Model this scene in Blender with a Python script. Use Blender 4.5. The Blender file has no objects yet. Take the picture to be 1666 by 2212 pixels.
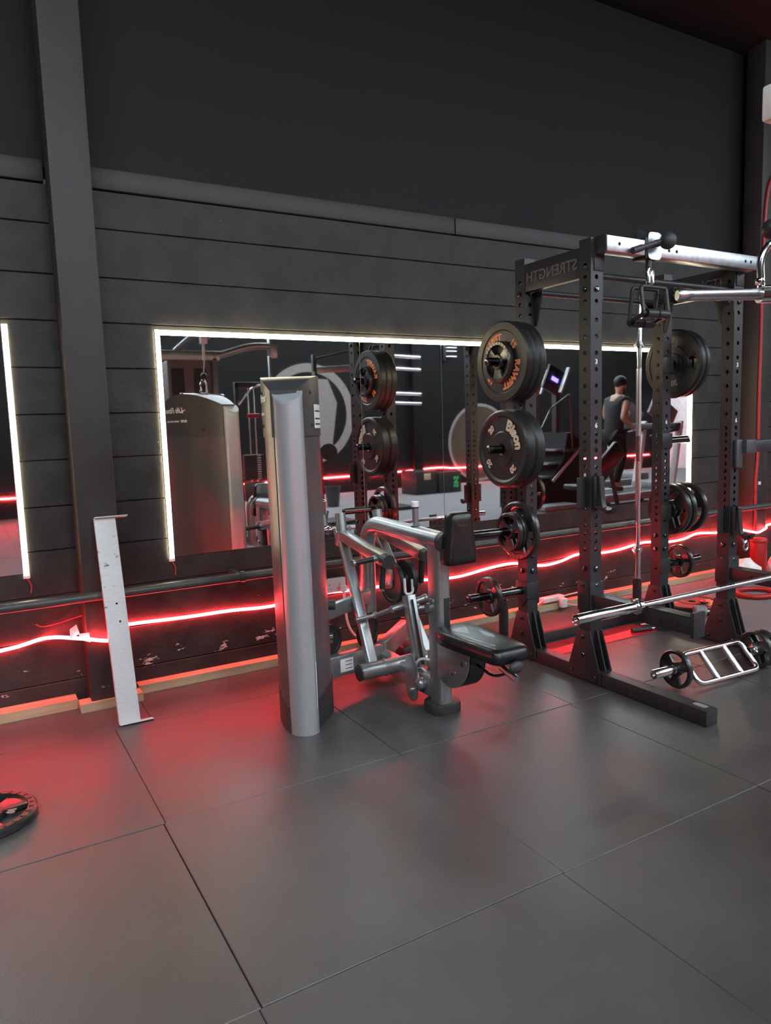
import bpy, bmesh, math, random
from mathutils import Vector, Matrix
random.seed(4)
sc = bpy.context.scene
col = sc.collection
PI = math.pi

# ------------------------------------------------------------------ camera
YAW, PITCH, ROLL, FPX = math.radians(30.0788), math.radians(6.7379), math.radians(-1.8022), 1573.35
fwd = Vector((math.sin(YAW) * math.cos(PITCH), math.cos(YAW) * math.cos(PITCH), -math.sin(PITCH)))
rt0 = Vector((math.cos(YAW), -math.sin(YAW), 0))
up0 = rt0.cross(fwd)
rt = rt0 * math.cos(ROLL) + up0 * math.sin(ROLL)
upv = up0 * math.cos(ROLL) - rt0 * math.sin(ROLL)
cam_d = bpy.data.cameras.new('camera')
cam_d.sensor_fit = 'HORIZONTAL'
cam_d.sensor_width = 36.0
cam_d.lens = FPX * 36.0 / 1666.0
cam_d.clip_start = 0.05
cam = bpy.data.objects.new('camera', cam_d)
col.objects.link(cam)
cam.matrix_world = Matrix(((rt.x, upv.x, -fwd.x, 0), (rt.y, upv.y, -fwd.y, 0), (rt.z, upv.z, -fwd.z, 1.405), (0, 0, 0, 1)))
sc.camera = cam

# ------------------------------------------------------------------ view, world, lamps
sc.view_settings.view_transform = 'Standard'
sc.view_settings.look = 'None'
sc.view_settings.exposure = 2.0
sc.view_settings.gamma = 1.0
sc.view_settings.use_curve_mapping = False
sc.cycles.max_bounces = 10
sc.cycles.glossy_bounces = 6
sc.cycles.diffuse_bounces = 4
sc.cycles.transmission_bounces = 8
sc.cycles.sample_clamp_indirect = 6.0
sc.cycles.caustics_reflective = True
sc.cycles.blur_glossy = 0.6
w = bpy.data.worlds.new('world')
sc.world = w
w.use_nodes = True
w.node_tree.nodes['Background'].inputs[0].default_value = (0.55, 0.6, 0.68, 1)
w.node_tree.nodes['Background'].inputs[1].default_value = 0.02
LAMP = 44.0          # radiance of the ceiling LED battens
ROOFLIGHT = 4.0      # daylight through the translucent roof panels
WHITE_LED = 7.5      # warm strips framing the mirrors
RED_LED = 23.0       # red rope light along the walls
YW = 4.06            # block wall face
YM = 4.05            # mirror face


# ------------------------------------------------------------------ materials
def mat(name, c, rough=0.5, metal=0.0, var=0.12, scale=14.0, bump=0.0, bscale=120.0, rvar=0.08, spec=0.5, coat=0.0, stretch=None, alpha=1.0):
    m = bpy.data.materials.new(name)
    m.use_nodes = True
    nt = m.node_tree
    b = nt.nodes['Principled BSDF']
    tc = nt.nodes.new('ShaderNodeTexCoord')
    src = tc.outputs['Object']
    if stretch:
        mp = nt.nodes.new('ShaderNodeMapping')
        mp.inputs['Scale'].default_value = stretch
        nt.links.new(src, mp.inputs[0])
        src = mp.outputs[0]
    n = nt.nodes.new('ShaderNodeTexNoise')
    n.inputs['Scale'].default_value = scale
    n.inputs['Detail'].default_value = 5
    nt.links.new(src, n.inputs['Vector'])
    r = nt.nodes.new('ShaderNodeValToRGB')
    r.color_ramp.elements[0].position = 0.3
    r.color_ramp.elements[1].position = 0.7
    r.color_ramp.elements[0].color = tuple(x * (1 - var) for x in c) + (1,)
    r.color_ramp.elements[1].color = tuple(min(1, x * (1 + var)) for x in c) + (1,)
    nt.links.new(n.outputs['Fac'], r.inputs[0])
    nt.links.new(r.outputs[0], b.inputs['Base Color'])
    mr = nt.nodes.new('ShaderNodeMapRange')
    mr.inputs['To Min'].default_value = max(0.02, rough - rvar)
    mr.inputs['To Max'].default_value = min(1, rough + rvar)
    nt.links.new(n.outputs['Fac'], mr.inputs['Value'])
    nt.links.new(mr.outputs[0], b.inputs['Roughness'])
    b.inputs['Metallic'].default_value = metal
    b.inputs['Specular IOR Level'].default_value = spec
    b.inputs['Coat Weight'].default_value = coat
    b.inputs['Alpha'].default_value = alpha
    if bump:
        n2 = nt.nodes.new('ShaderNodeTexNoise')
        n2.inputs['Scale'].default_value = bscale
        n2.inputs['Detail'].default_value = 4
        nt.links.new(src, n2.inputs['Vector'])
        bp = nt.nodes.new('ShaderNodeBump')
        bp.inputs['Strength'].default_value = bump
        bp.inputs['Distance'].default_value = 0.004
        nt.links.new(n2.outputs['Fac'], bp.inputs['Height'])
        nt.links.new(bp.outputs[0], b.inputs['Normal'])
    return m


def emit(name, c, s):
    m = bpy.data.materials.new(name)
    m.use_nodes = True
    nt = m.node_tree
    b = nt.nodes['Principled BSDF']
    b.inputs['Base Color'].default_value = (0.8, 0.8, 0.8, 1)
    n = nt.nodes.new('ShaderNodeTexNoise')
    n.inputs['Scale'].default_value = 3
    mr = nt.nodes.new('ShaderNodeMapRange')
    mr.inputs['To Min'].default_value = s * 0.94
    mr.inputs['To Max'].default_value = s * 1.06
    nt.links.new(n.outputs['Fac'], mr.inputs['Value'])
    b.inputs['Emission Color'].default_value = tuple(c) + (1,)
    nt.links.new(mr.outputs[0], b.inputs['Emission Strength'])
    return m


def chips(m, z0, z1, thr, colr=(0.55, 0.5, 0.47)):
    """flaked paint in a band of heights, added to a wall material"""
    nt = m.node_tree
    b = nt.nodes['Principled BSDF']
    base = b.inputs['Base Color'].links[0].from_socket
    tc = nt.nodes.new('ShaderNodeTexCoord')
    mp = nt.nodes.new('ShaderNodeMapping')
    mp.inputs['Scale'].default_value = (9, 9, 22)
    nt.links.new(tc.outputs['Object'], mp.inputs[0])
    n = nt.nodes.new('ShaderNodeTexNoise')
    n.inputs['Scale'].default_value = 1.0
    n.inputs['Detail'].default_value = 8
    n.inputs['Roughness'].default_value = 0.68
    nt.links.new(mp.outputs[0], n.inputs['Vector'])
    sx = nt.nodes.new('ShaderNodeSeparateXYZ')
    nt.links.new(tc.outputs['Object'], sx.inputs[0])
    zr = nt.nodes.new('ShaderNodeMapRange')
    zr.inputs['From Min'].default_value = z0
    zr.inputs['From Max'].default_value = z1
    zr.inputs['To Min'].default_value = -1.0
    zr.inputs['To Max'].default_value = 1.0
    nt.links.new(sx.outputs['Z'], zr.inputs['Value'])
    ab = nt.nodes.new('ShaderNodeMath')
    ab.operation = 'ABSOLUTE'
    nt.links.new(zr.outputs[0], ab.inputs[0])
    mu = nt.nodes.new('ShaderNodeMath')
    mu.operation = 'MULTIPLY_ADD'
    mu.inputs[1].default_value = -0.14
    nt.links.new(ab.outputs[0], mu.inputs[0])
    nt.links.new(n.outputs['Fac'], mu.inputs[2])
    gt = nt.nodes.new('ShaderNodeMath')
    gt.operation = 'GREATER_THAN'
    gt.inputs[1].default_value = thr
    nt.links.new(mu.outputs[0], gt.inputs[0])
    mx = nt.nodes.new('ShaderNodeMix')
    mx.data_type = 'RGBA'
    nt.links.new(gt.outputs[0], mx.inputs[0])
    nt.links.new(base, mx.inputs[6])
    mx.inputs[7].default_value = colr + (1,)
    nt.links.new(mx.outputs[2], b.inputs['Base Color'])


M = {}
M['block'] = mat('painted_block', (0.0245, 0.0235, 0.0225), 0.55, var=0.4, scale=6, bump=0.8, bscale=45, spec=0.3)
chips(M['block'], 0.02, 0.30, 0.60)
M['pillar'] = mat('painted_concrete', (0.027, 0.0258, 0.025), 0.55, var=0.2, scale=5, bump=0.3, bscale=50)
chips(M['pillar'], -0.05, 0.25, 0.62)
M['cladding'] = mat('dark_cladding', (0.0085, 0.0087, 0.0094), 0.65, var=0.12, spec=0.25, scale=2.0, bump=0.15, bscale=30)
M['dark_wall'] = mat('black_wall', (0.006, 0.0056, 0.006), 0.6, var=0.2, scale=3, spec=0.2)
M['rubber_mat'] = mat('rubber_mat', (0.062, 0.060, 0.061), 0.36, var=0.16, scale=3.5, bump=0.25, bscale=260, rvar=0.07, spec=0.5)
M['carpet'] = mat('grey_carpet', (0.17, 0.165, 0.17), 0.9, var=0.3, scale=90, bump=1.0, bscale=180, spec=0.2)
M['underlay'] = mat('underlay', (0.012, 0.012, 0.012), 0.8)
M['mirror'] = mat('mirror_glass', (0.80, 0.82, 0.82), 0.02, 1.0, var=0.005, scale=1, rvar=0.0)
M['mirror_edge'] = mat('mirror_edge', (0.5, 0.55, 0.55), 0.2, 0.5)
M['silver'] = mat('silver_paint', (0.34, 0.36, 0.365), 0.335, 0.75, var=0.04, scale=60, rvar=0.02, coat=0.0)
M['alu'] = mat('anodised_aluminium', (0.40, 0.43, 0.445), 0.36, 0.45, var=0.03, scale=20, rvar=0.03, stretch=(20, 20, 0.4))
M['cap'] = mat('cap_paint', (0.34, 0.37, 0.39), 0.45, 0.15, var=0.03)
M['taupe'] = mat('taupe_panel', (0.17, 0.15, 0.145), 0.45, var=0.06)
M['shroud'] = mat('smoked_panel', (0.085, 0.076, 0.082), 0.36, 0.1, var=0.1, scale=3, rvar=0.03, stretch=(6, 6, 0.4))
M['shroud_top'] = mat('grey_cover', (0.055, 0.054, 0.056), 0.35, 0.0, var=0.05, rvar=0.03)
M['charcoal'] = mat('charcoal_plastic', (0.035, 0.036, 0.037), 0.5, bump=0.15)
M['rubber'] = mat('black_rubber', (0.018, 0.018, 0.019), 0.45, bump=0.1, bscale=90)
M['vinyl'] = mat('black_vinyl', (0.0085, 0.0095, 0.010), 0.34, var=0.1, bump=0.12, bscale=300, coat=0.1)
M['rack'] = mat('black_powder_coat', (0.022, 0.022, 0.0245), 0.42, 0.0, var=0.1, scale=40, bump=0.1, bscale=400)
M['grey_bracket'] = mat('grey_powder_coat', (0.055, 0.056, 0.06), 0.45)
M['rack_in'] = mat('tube_inside', (0.01, 0.01, 0.01), 0.8)
M['zinc'] = mat('zinc_plate', (0.58, 0.60, 0.64), 0.34, 1.0, var=0.16, scale=26, rvar=0.03)
M['chrome'] = mat('chrome', (0.78, 0.78, 0.79), 0.16, 1.0, var=0.02, rvar=0.03)
M['knurl'] = mat('knurled_chrome', (0.58, 0.58, 0.59), 0.33, 1.0, var=0.06, scale=200, rvar=0.02)
M['black_chrome'] = mat('dark_steel', (0.12, 0.12, 0.125), 0.19, 1.0, var=0.1, rvar=0.03)
M['bumper'] = mat('bumper_rubber', (0.016, 0.016, 0.0165), 0.42, var=0.12, scale=9, bump=0.12, bscale=120)
M['iron'] = mat('iron_enamel', (0.018, 0.017, 0.018), 0.34, 0.0, var=0.2, scale=30, bump=0.3, bscale=60, rvar=0.03)
ib = M['iron'].node_tree.nodes['Principled BSDF']
ib.inputs['Coat Weight'].default_value = 0.5
ib.inputs['Coat Roughness'].default_value = 0.22
M['orange'] = mat('orange_print', (0.78, 0.27, 0.12), 0.6)
M['cream'] = mat('cream_print', (0.72, 0.56, 0.43), 0.6)
M['white_print'] = mat('white_print', (0.75, 0.75, 0.75), 0.5)
M['grey_print'] = mat('grey_print', (0.20, 0.195, 0.18), 0.5)
M['white_paint'] = mat('chipped_white_paint', (0.60, 0.61, 0.62), 0.38, var=0.08, scale=30, bump=0.2, stretch=(1, 1, 8))
M['bracket_paint'] = mat('scratched_white_paint', (0.60, 0.61, 0.62), 0.38, var=0.08, scale=30, bump=0.2, stretch=(1, 1, 8))
chips(M['bracket_paint'], 0.35, 1.15, 0.585, (0.10, 0.10, 0.10))
M['white_plastic'] = mat('white_plastic', (0.72, 0.71, 0.70), 0.4)
M['paper'] = mat('paper', (0.8, 0.78, 0.76), 0.8)
M['timber'] = mat('pine_batten', (0.42, 0.32, 0.20), 0.6, var=0.2, scale=4, stretch=(0.6, 8, 8))
M['pipe'] = mat('black_pipe', (0.05, 0.05, 0.05), 0.42, var=0.25, scale=12, bump=0.2)
M['red_panel'] = mat('red_sheet', (0.50, 0.012, 0.02), 0.3)  # red LED reflection on the glossy floor, put into the base colour
M['red'] = mat('red_plastic', (0.36, 0.008, 0.010), 0.4)
M['pink_cable'] = mat('pale_cable', (0.62, 0.45, 0.43), 0.5)
M['red_cable'] = mat('red_silicone', (0.36, 0.03, 0.04), 0.4)
M['white_led'] = emit('warm_white_led', (1.0, 0.84, 0.54), WHITE_LED)
M['red_led'] = emit('red_led', (1.0, 0.045, 0.052), RED_LED)
M['lamp'] = emit('ceiling_lamp', (0.94, 0.975, 1.0), LAMP)
M['rooflight'] = emit('rooflight_panel', (0.82, 0.935, 1.0), ROOFLIGHT)
M['daylight'] = emit('window_daylight', (0.80, 0.92, 1.0), 1.6)  # added fill light from the far wall, above the mirrored view
M['stencil'] = mat('stencil_edge', (0.12, 0.118, 0.11), 0.5)
M['mural_white'] = mat('mural_white', (0.21, 0.185, 0.18), 0.8, var=0.1)
M['mural_brown'] = mat('mural_brown', (0.055, 0.032, 0.02), 0.8, var=0.3, scale=2)
M['green'] = mat('green_print', (0.05, 0.5, 0.14), 0.5)
M['blue_screen'] = emit('blue_screen', (0.12, 0.10, 1.0), 1.6)
M['skin'] = mat('skin', (0.44, 0.25, 0.17), 0.5, var=0.08)
M['hair'] = mat('black_hair', (0.012, 0.011, 0.011), 0.55)
M['shirt'] = mat('charcoal_shirt', (0.032, 0.034, 0.037), 0.8, var=0.25)
M['trousers'] = mat('black_trousers', (0.010, 0.010, 0.011), 0.8)
M['olive'] = mat('olive_shoe', (0.09, 0.10, 0.05), 0.7)
M['blue_cloth'] = mat('blue_cloth', (0.10, 0.36, 0.62), 0.8)
M['grey_deck'] = mat('grey_deck', (0.20, 0.21, 0.215), 0.4)
M['console'] = mat('console_black', (0.015, 0.015, 0.017), 0.3)
M['clear'] = mat('clear_plastic', (0.75, 0.78, 0.82), 0.12, 0.0, alpha=0.45)
M['door'] = mat('white_door', (0.74, 0.72, 0.76), 0.5)


# ------------------------------------------------------------------ mesh helpers
def basis(d, up=(0, 0, 1)):
    d = Vector(d).normalized()
    u = Vector(up)
    if abs(d.dot(u.normalized())) > 0.99:
        u = Vector((0, 1, 0))
    x = u.cross(d).normalized()
    y = d.cross(x).normalized()
    return x, y, d


class MB:
    def __init__(self):
        self.bm = bmesh.new()

    def face(self, vs, mi=0):
        try:
            f = self.bm.faces.new(vs)
            f.material_index = mi
            return f
        except ValueError:
            return None

    def bar(self, p0, p1, wx, wy, up=(0, 0, 1), bev=0.0, seg=2, mi=0):
        p0, p1 = Vector(p0), Vector(p1)
        x, y, z = basis(p1 - p0, up)
        a, b = wx / 2, wy / 2
        vs = []
        for p in (p0, p1):
            for sx, sy in ((-1, -1), (1, -1), (1, 1), (-1, 1)):
                vs.append(self.bm.verts.new(p + x * a * sx + y * b * sy))
        fs = [self.face([vs[i] for i in q], mi) for q in ((3, 2, 1, 0), (4, 5, 6, 7), (0, 1, 5, 4), (1, 2, 6, 5), (2, 3, 7, 6), (3, 0, 4, 7))]
        if bev > 0:
            es = list({e for f in fs for e in f.edges})
            bmesh.ops.bevel(self.bm, geom=es, offset=bev, segments=seg, affect='EDGES', profile=0.5)
        return self

    def box(self, c, s, bev=0.0, rz=0.0, seg=2, mi=0):
        c = Vector(c)
        h = Vector((0, 0, s[2] / 2))
        up = Vector((-math.sin(rz), math.cos(rz), 0))
        # bar along z: x axis = up x d
        p0, p1 = c - h, c + h
        x = Vector((math.cos(rz), math.sin(rz), 0))
        vs = []
        for p in (p0, p1):
            for sx, sy in ((-1, -1), (1, -1), (1, 1), (-1, 1)):
                vs.append(self.bm.verts.new(p + x * (s[0] / 2 * sx) + up * (s[1] / 2 * sy)))
        fs = [self.face([vs[i] for i in q], mi) for q in ((3, 2, 1, 0), (4, 5, 6, 7), (0, 1, 5, 4), (1, 2, 6, 5), (2, 3, 7, 6), (3, 0, 4, 7))]
        if bev > 0:
            es = list({e for f in fs for e in f.edges})
            bmesh.ops.bevel(self.bm, geom=es, offset=bev, segments=seg, affect='EDGES', profile=0.5)
        return self

    def tube(self, pts, r, seg=14, closed=False, sq=1.0, up=(0, 0, 1), mi=0):
        pts = [Vector(p) for p in pts]
        n = len(pts)
        rs = r if isinstance(r, (list, tuple)) else [r] * n
        t0 = (pts[1] - pts[0]).normalized()
        x, y, _ = basis(t0, up)
        rings = []
        prev = t0
        for i, p in enumerate(pts):
            if closed:
                t = (pts[(i + 1) % n] - pts[i - 1]).normalized()
            elif i == 0:
                t = t0
            elif i == n - 1:
                t = (pts[-1] - pts[-2]).normalized()
            else:
                t = ((pts[i + 1] - p).normalized() + (p - pts[i - 1]).normalized()).normalized()
            ax = prev.cross(t)
            if ax.length > 1e-7:
                q = Matrix.Rotation(prev.angle(t), 3, ax.normalized())
                x, y = q @ x, q @ y
            prev = t
            rings.append([self.bm.verts.new(p + (x * math.cos(2 * PI * k / seg) + y * sq * math.sin(2 * PI * k / seg)) * rs[i]) for k in range(seg)])
        m = n if closed else n - 1
        for i in range(m):
            a, b = rings[i], rings[(i + 1) % n]
            for k in range(seg):
                self.face((a[k], a[(k + 1) % seg], b[(k + 1) % seg], b[k]), mi)
        if not closed:
            self.face(rings[0][::-1], mi)
            self.face(rings[-1], mi)
        return self

    def cyl(self, p0, p1, r, r2=None, seg=24, mi=0):
        return self.tube([p0, p1], [r, r if r2 is None else r2], seg, mi=mi)

    def lathe(self, prof, c, axis, seg=48, mi=0, closed=False):
        """prof: (radius, offset along axis)"""
        c = Vector(c)
        x, y, z = basis(axis)
        rings = []
        for rr, h in prof:
            if rr < 1e-6:
                rings.append([self.bm.verts.new(c + z * h)])
            else:
                rings.append([self.bm.verts.new(c + z * h + (x * math.cos(2 * PI * k / seg) + y * math.sin(2 * PI * k / seg)) * rr) for k in range(seg)])
        pairs = list(zip(rings, rings[1:]))
        if closed:
            pairs.append((rings[-1], rings[0]))
        for a, b in pairs:
            for k in range(seg):
                k2 = (k + 1) % seg
                if len(a) == 1 and len(b) == 1:
                    continue
                if len(a) == 1:
                    self.face((a[0], b[k2], b[k]), mi)
                elif len(b) == 1:
                    self.face((a[k], a[k2], b[0]), mi)
                else:
                    self.face((a[k], a[k2], b[k2], b[k]), mi)
        return self

    def prism(self, poly, o, u, v, depth, bev=0.0, mi=0):
        o, u, v = Vector(o), Vector(u).normalized(), Vector(v).normalized()
        wv = u.cross(v)
        a = [self.bm.verts.new(o + u * p[0] + v * p[1]) for p in poly]
        b = [self.bm.verts.new(o + u * p[0] + v * p[1] + wv * depth) for p in poly]
        n = len(poly)
        fs = [self.face(a[::-1], mi), self.face(b, mi)]
        for i in range(n):
            fs.append(self.face((a[i], a[(i + 1) % n], b[(i + 1) % n], b[i]), mi))
        if bev > 0:
            es = list({e for f in fs[:2] if f for e in f.edges})
            bmesh.ops.bevel(self.bm, geom=es, offset=bev, segments=2, affect='EDGES', profile=0.5)
        return self

    def sph(self, c, r, seg=20, sc3=(1, 1, 1), mi=0):
        c = Vector(c)
        n = seg // 2
        prof = [(math.sin(PI * i / n) * r if 0 < i < n else 0.0, -math.cos(PI * i / n) * r) for i in range(n + 1)]
        old = set(self.bm.verts)
        self.lathe(prof, (0, 0, 0), (0, 0, 1), seg, mi)
        for vtx in self.bm.verts:
            if vtx not in old:
                vtx.co = Vector((vtx.co.x * sc3[0], vtx.co.y * sc3[1], vtx.co.z * sc3[2])) + c
        return self


def fillet(pts, r, n=6, closed=False):
    pts = [Vector(p) for p in pts]
    out = []
    N = len(pts)
    for i, p in enumerate(pts):
        if not closed and i in (0, N - 1):
            out.append(p)
            continue
        a, b = pts[i - 1], pts[(i + 1) % N]
        d1, d2 = (a - p), (b - p)
        rr = min(r, d1.length * 0.48, d2.length * 0.48)
        s, e = p + d1.normalized() * rr, p + d2.normalized() * rr
        for k in range(n + 1):
            t = k / n
            out.append(s * (1 - t) ** 2 + p * 2 * t * (1 - t) + e * t * t)
    return out


def arc(cx, cy, r, a0, a1, n=12):
    return [(cx + r * math.cos(a0 + (a1 - a0) * i / n), cy + r * math.sin(a0 + (a1 - a0) * i / n)) for i in range(n + 1)]


def rrect(w_, h_, r, n=5):
    o = []
    for cx, cy, a in ((w_ / 2 - r, h_ / 2 - r, 0), (-w_ / 2 + r, h_ / 2 - r, PI / 2), (-w_ / 2 + r, -h_ / 2 + r, PI), (w_ / 2 - r, -h_ / 2 + r, 1.5 * PI)):
        o += arc(cx, cy, r, a, a + PI / 2, n)
    return o


def clusters(bm):
    """groups of faces that touch or nearly touch"""
    bm.verts.index_update()
    seen, isl = set(), []
    for v in bm.verts:
        if v.index in seen or not v.link_faces:
            continue
        st, comp = [v], []
        seen.add(v.index)
        while st:
            q = st.pop()
            comp.append(q)
            for e in q.link_edges:
                k = e.other_vert(q)
                if k.index not in seen:
                    seen.add(k.index)
                    st.append(k)
        lo = [min(q.co[i] for q in comp) - 0.001 for i in range(3)]
        hi = [max(q.co[i] for q in comp) + 0.001 for i in range(3)]
        isl.append([lo, hi, set(q.index for q in comp)])
    merged = True
    while merged:
        merged = False
        for a in range(len(isl)):
            for b_ in range(a + 1, len(isl)):
                A, B = isl[a], isl[b_]
                if all(A[0][i] <= B[1][i] and B[0][i] <= A[1][i] for i in range(3)):
                    isl[a] = [[min(A[0][i], B[0][i]) for i in range(3)], [max(A[1][i], B[1][i]) for i in range(3)], A[2] | B[2]]
                    del isl[b_]
                    merged = True
                    break
            if merged:
                break
    return [c[2] for c in isl]


def link_mesh(bm, name, mats, parent, smooth):
    me = bpy.data.meshes.new(name)
    bm.to_mesh(me)
    bm.free()
    for mm in (mats if isinstance(mats, (list, tuple)) else [mats]):
        me.materials.append(M[mm])
    if smooth:
        me.polygons.foreach_set('use_smooth', [True] * len(me.polygons))
        me.set_sharp_from_angle(angle=math.radians(smooth))
    o = bpy.data.objects.new(name, me)
    col.objects.link(o)
    if parent:
        o.parent = parent
        o.matrix_parent_inverse = parent.matrix_basis.inverted()
    return o


KEEP = ('label_print', 'plate_print', 'pin_slots', 'logo')


def finish(mb, name, mats, parent=None, smooth=35.0):
    """link the collected shape as an object; pieces of a part that stand apart become objects of their own"""
    bmesh.ops.recalc_face_normals(mb.bm, faces=mb.bm.faces)
    if parent and name not in KEEP:
        cl = clusters(mb.bm)
        if len(cl) > 1:
            out = None
            for c in cl:
                b2 = mb.bm.copy()
                b2.verts.ensure_lookup_table()
                bmesh.ops.delete(b2, geom=[v for v in b2.verts if v.index not in c], context='VERTS')
                o = link_mesh(b2, name, mats, parent, smooth)
                out = out or o
            mb.bm.free()
            return out
    return link_mesh(mb.bm, name, mats, parent, smooth)


def tag(o, label, cat, group=None):
    o['label'] = label
    o['category'] = cat
    if group:
        o['group'] = group
    return o


def struct(mb, name, mats, smooth=35.0):
    o = finish(mb, name, mats, None, smooth)
    o['kind'] = 'structure'
    return o


def thing(name, label, cat, loc=(0, 0, 0), group=None):
    o = bpy.data.objects.new(name, None)
    o.empty_display_size = 0.05
    o.location = loc
    col.objects.link(o)
    return tag(o, label, cat, group)


def dup(root, loc, label=None, group=None):
    r = root.copy()
    col.objects.link(r)
    r.location = loc
    if label:
        r['label'] = label
    if group:
        r['group'] = group
    for ch in list(root.children):
        c = ch.copy()
        col.objects.link(c)
        c.parent = r
        for g in ch.children:
            d = g.copy()
            col.objects.link(d)
            d.parent = c
    return r


def text_mesh(s, size, ext=0.0008, bold=0.0, shear=0.0, align='CENTER'):
    cu = bpy.data.curves.new('lettering', 'FONT')
    cu.body = s
    cu.size = size
    cu.extrude = ext
    cu.offset = bold
    cu.shear = shear
    cu.align_x = align
    cu.align_y = 'CENTER'
    cu.resolution_u = 3
    o = bpy.data.objects.new('lettering', cu)
    col.objects.link(o)
    dg = bpy.context.evaluated_depsgraph_get()
    dg.update()
    me = bpy.data.meshes.new_from_object(o.evaluated_get(dg))
    bpy.data.objects.remove(o)
    bpy.data.curves.remove(cu)
    return me


def lettering(s, size, fn, mname, parent, name='lettering', **kw):
    """flat text whose vertices (u, v, d) are carried onto a surface by fn"""
    me = text_mesh(s, size, **kw)
    for vtx in me.vertices:
        vtx.co = fn(vtx.co.x, vtx.co.y, vtx.co.z)
    me.materials.clear()
    me.materials.append(M[mname])
    o = bpy.data.objects.new(name, me)
    col.objects.link(o)
    if parent:
        o.parent = parent
        o.matrix_parent_inverse = parent.matrix_basis.inverted()
    return o


def planar(o, u, v):
    o, u, v = Vector(o), Vector(u).normalized(), Vector(v).normalized()
    wv = u.cross(v)
    return lambda a, b, c: o + u * a + v * b + wv * c


# ================================================================== SETTING
# ------------------------------------------------------------------ floor
b = MB()
b.box((6, -1, -0.03), (24, 12, 0.03), mi=2)
rows = [(-6.0, -5.42), (-5.42, -4.42), (-4.42, -3.42), (-3.42, -2.42), (-2.42, -1.42), (-1.42, -0.42), (-0.42, 0.58), (0.58, 1.582), (1.582, 2.575), (2.575, 3.57), (3.57, 4.02)]
offs = {8: 0.523, 9: 0.530, 10: 0.71, 7: 0.515}
for ri, (y0, y1) in enumerate(rows):
    x = -4.5 + (offs.get(ri, 0.5 + 0.02 * random.random()) % 1.0) - 0.5
    xs = []
    o0 = offs.get(ri, 0.51)
    k = -5
    while o0 + k * 0.998 < 4.35:
        xs.append(o0 + k * 0.998)
        k += 1
    xs.append(4.30)
    xs = [q for q in xs if q <= 4.3]
    for x0, x1 in zip(xs, xs[1:]):
        if x1 - x0 < 0.05:
            continue
        dz = random.uniform(-0.0012, 0.0012)
        g = random.uniform(0.0006, 0.0013)
        if y1 - y0 > 0.03:
            b.box(((x0 + x1) / 2, (y0 + y1) / 2, -0.0075 + dz), (x1 - x0 - 2 * g, y1 - y0 - 2 * g, 0.015), bev=0.002, seg=1, mi=0)
b.box((11.15, -0.97, -0.0085), (13.68, 10.0, 0.013), mi=1)
struct(b, 'floor', ['rubber_mat', 'carpet', 'underlay'], 30)

# ------------------------------------------------------------------ back wall of painted blocks
b = MB()
course = [0.0, 0.128, 0.360, 0.592, 0.825, 1.049, 1.286, 1.516, 1.748, 1.981, 2.209, 2.452, 2.641]
for i, (z0, z1) in enumerate(zip(course, course[1:])):
    b.box((6.3, YW + 0.05 + random.uniform(-0.0015, 0.0015), (z0 + z1) / 2), (21.8, 0.10, z1 - z0 - 0.003), bev=0.0035, seg=1)
b.box((6.3, YW + 0.13, 1.32), (22, 0.08, 2.65))
struct(b, 'wall_back', 'block', 30)
b = MB()
for x0, x1 in ((-4.6, 0.47), (0.66, 2.938), (2.945, 6.05), (6.2, 17.2)):
    b.box(((x0 + x1) / 2, YW + 0.05, 2.696), (x1 - x0, 0.13, 0.104), bev=0.006)
struct(b, 'trim_1', 'pillar')
b = MB()
b.box((6.3, YW + 0.09, 3.9), (22, 0.08, 2.4))
struct(b, 'wall_back_upper', 'cladding')
for k, px in enumerate((0.478, 6.012)):
    b = MB()
    b.box((px + 0.095, 3.98, 2.5), (0.19, 0.17, 5.0), bev=0.008)
    struct(b, 'trim_%d' % (k + 2), 'pillar')
# roof slope seen at the top of the wall
b = MB()
b.prism([(4.2, 4.42), (4.2, 4.52), (-6.2, 5.9), (-6.2, 5.8)], (-4.6, 0, 0), (0, 1, 0), (0, 0, 1), 21.8)
struct(b, 'ceiling', 'cladding')
for k, xc in enumerate((-2.0, 1.6, 5.2, 8.8, 12.4, 15.6)):       # translucent rooflight strips
    b = MB()
    zr = lambda y: 4.42 + (4.2 - y) * 1.38 / 10.4
    b.bar((xc, -0.4, zr(-0.4) - 0.02), (xc, -5.6, zr(-5.6) - 0.02), 1.05, 0.03, up=(0, 0, 1))
    struct(b, 'window_%d' % (k + 1), 'rooflight')
b = MB()
b.box((6.3, -6.05, 2.9), (22, 0.1, 6.0))
struct(b, 'wall_far', 'dark_wall')
for k, xc in enumerate((-1.6, 1.9, 5.4, 8.9, 12.4)):       # unseen glowing panels added for frontal fill, framed like high windows
    b = MB()
    b.box((xc, -5.985, 4.35), (2.8, 0.02, 1.25))
    struct(b, 'window_%d' % (k + 7), 'daylight')
    b = MB()
    for dx in (-1.43, 0.0, 1.43):
        b.box((xc + dx, -5.965, 4.35), (0.06, 0.05, 1.37))
    for dz in (-0.655, 0.655):
        b.box((xc, -5.965, 4.35 + dz), (2.92, 0.05, 0.06))
    struct(b, 'trim_%d' % (k + 5), 'dark_wall')
b = MB()
b.box((-4.55, -1, 2.9), (0.1, 10.4, 6.0))
struct(b, 'wall_left', 'dark_wall')
b = MB()
b.box((17.2, -1, 2.9), (0.1, 10.4, 6.0))
struct(b, 'wall_right', 'dark_wall')
b = MB()
b.box((17.10, -5.3, 1.05), (0.08, 1.1, 2.1), bev=0.01)
struct(b, 'door_1', 'door')
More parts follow.
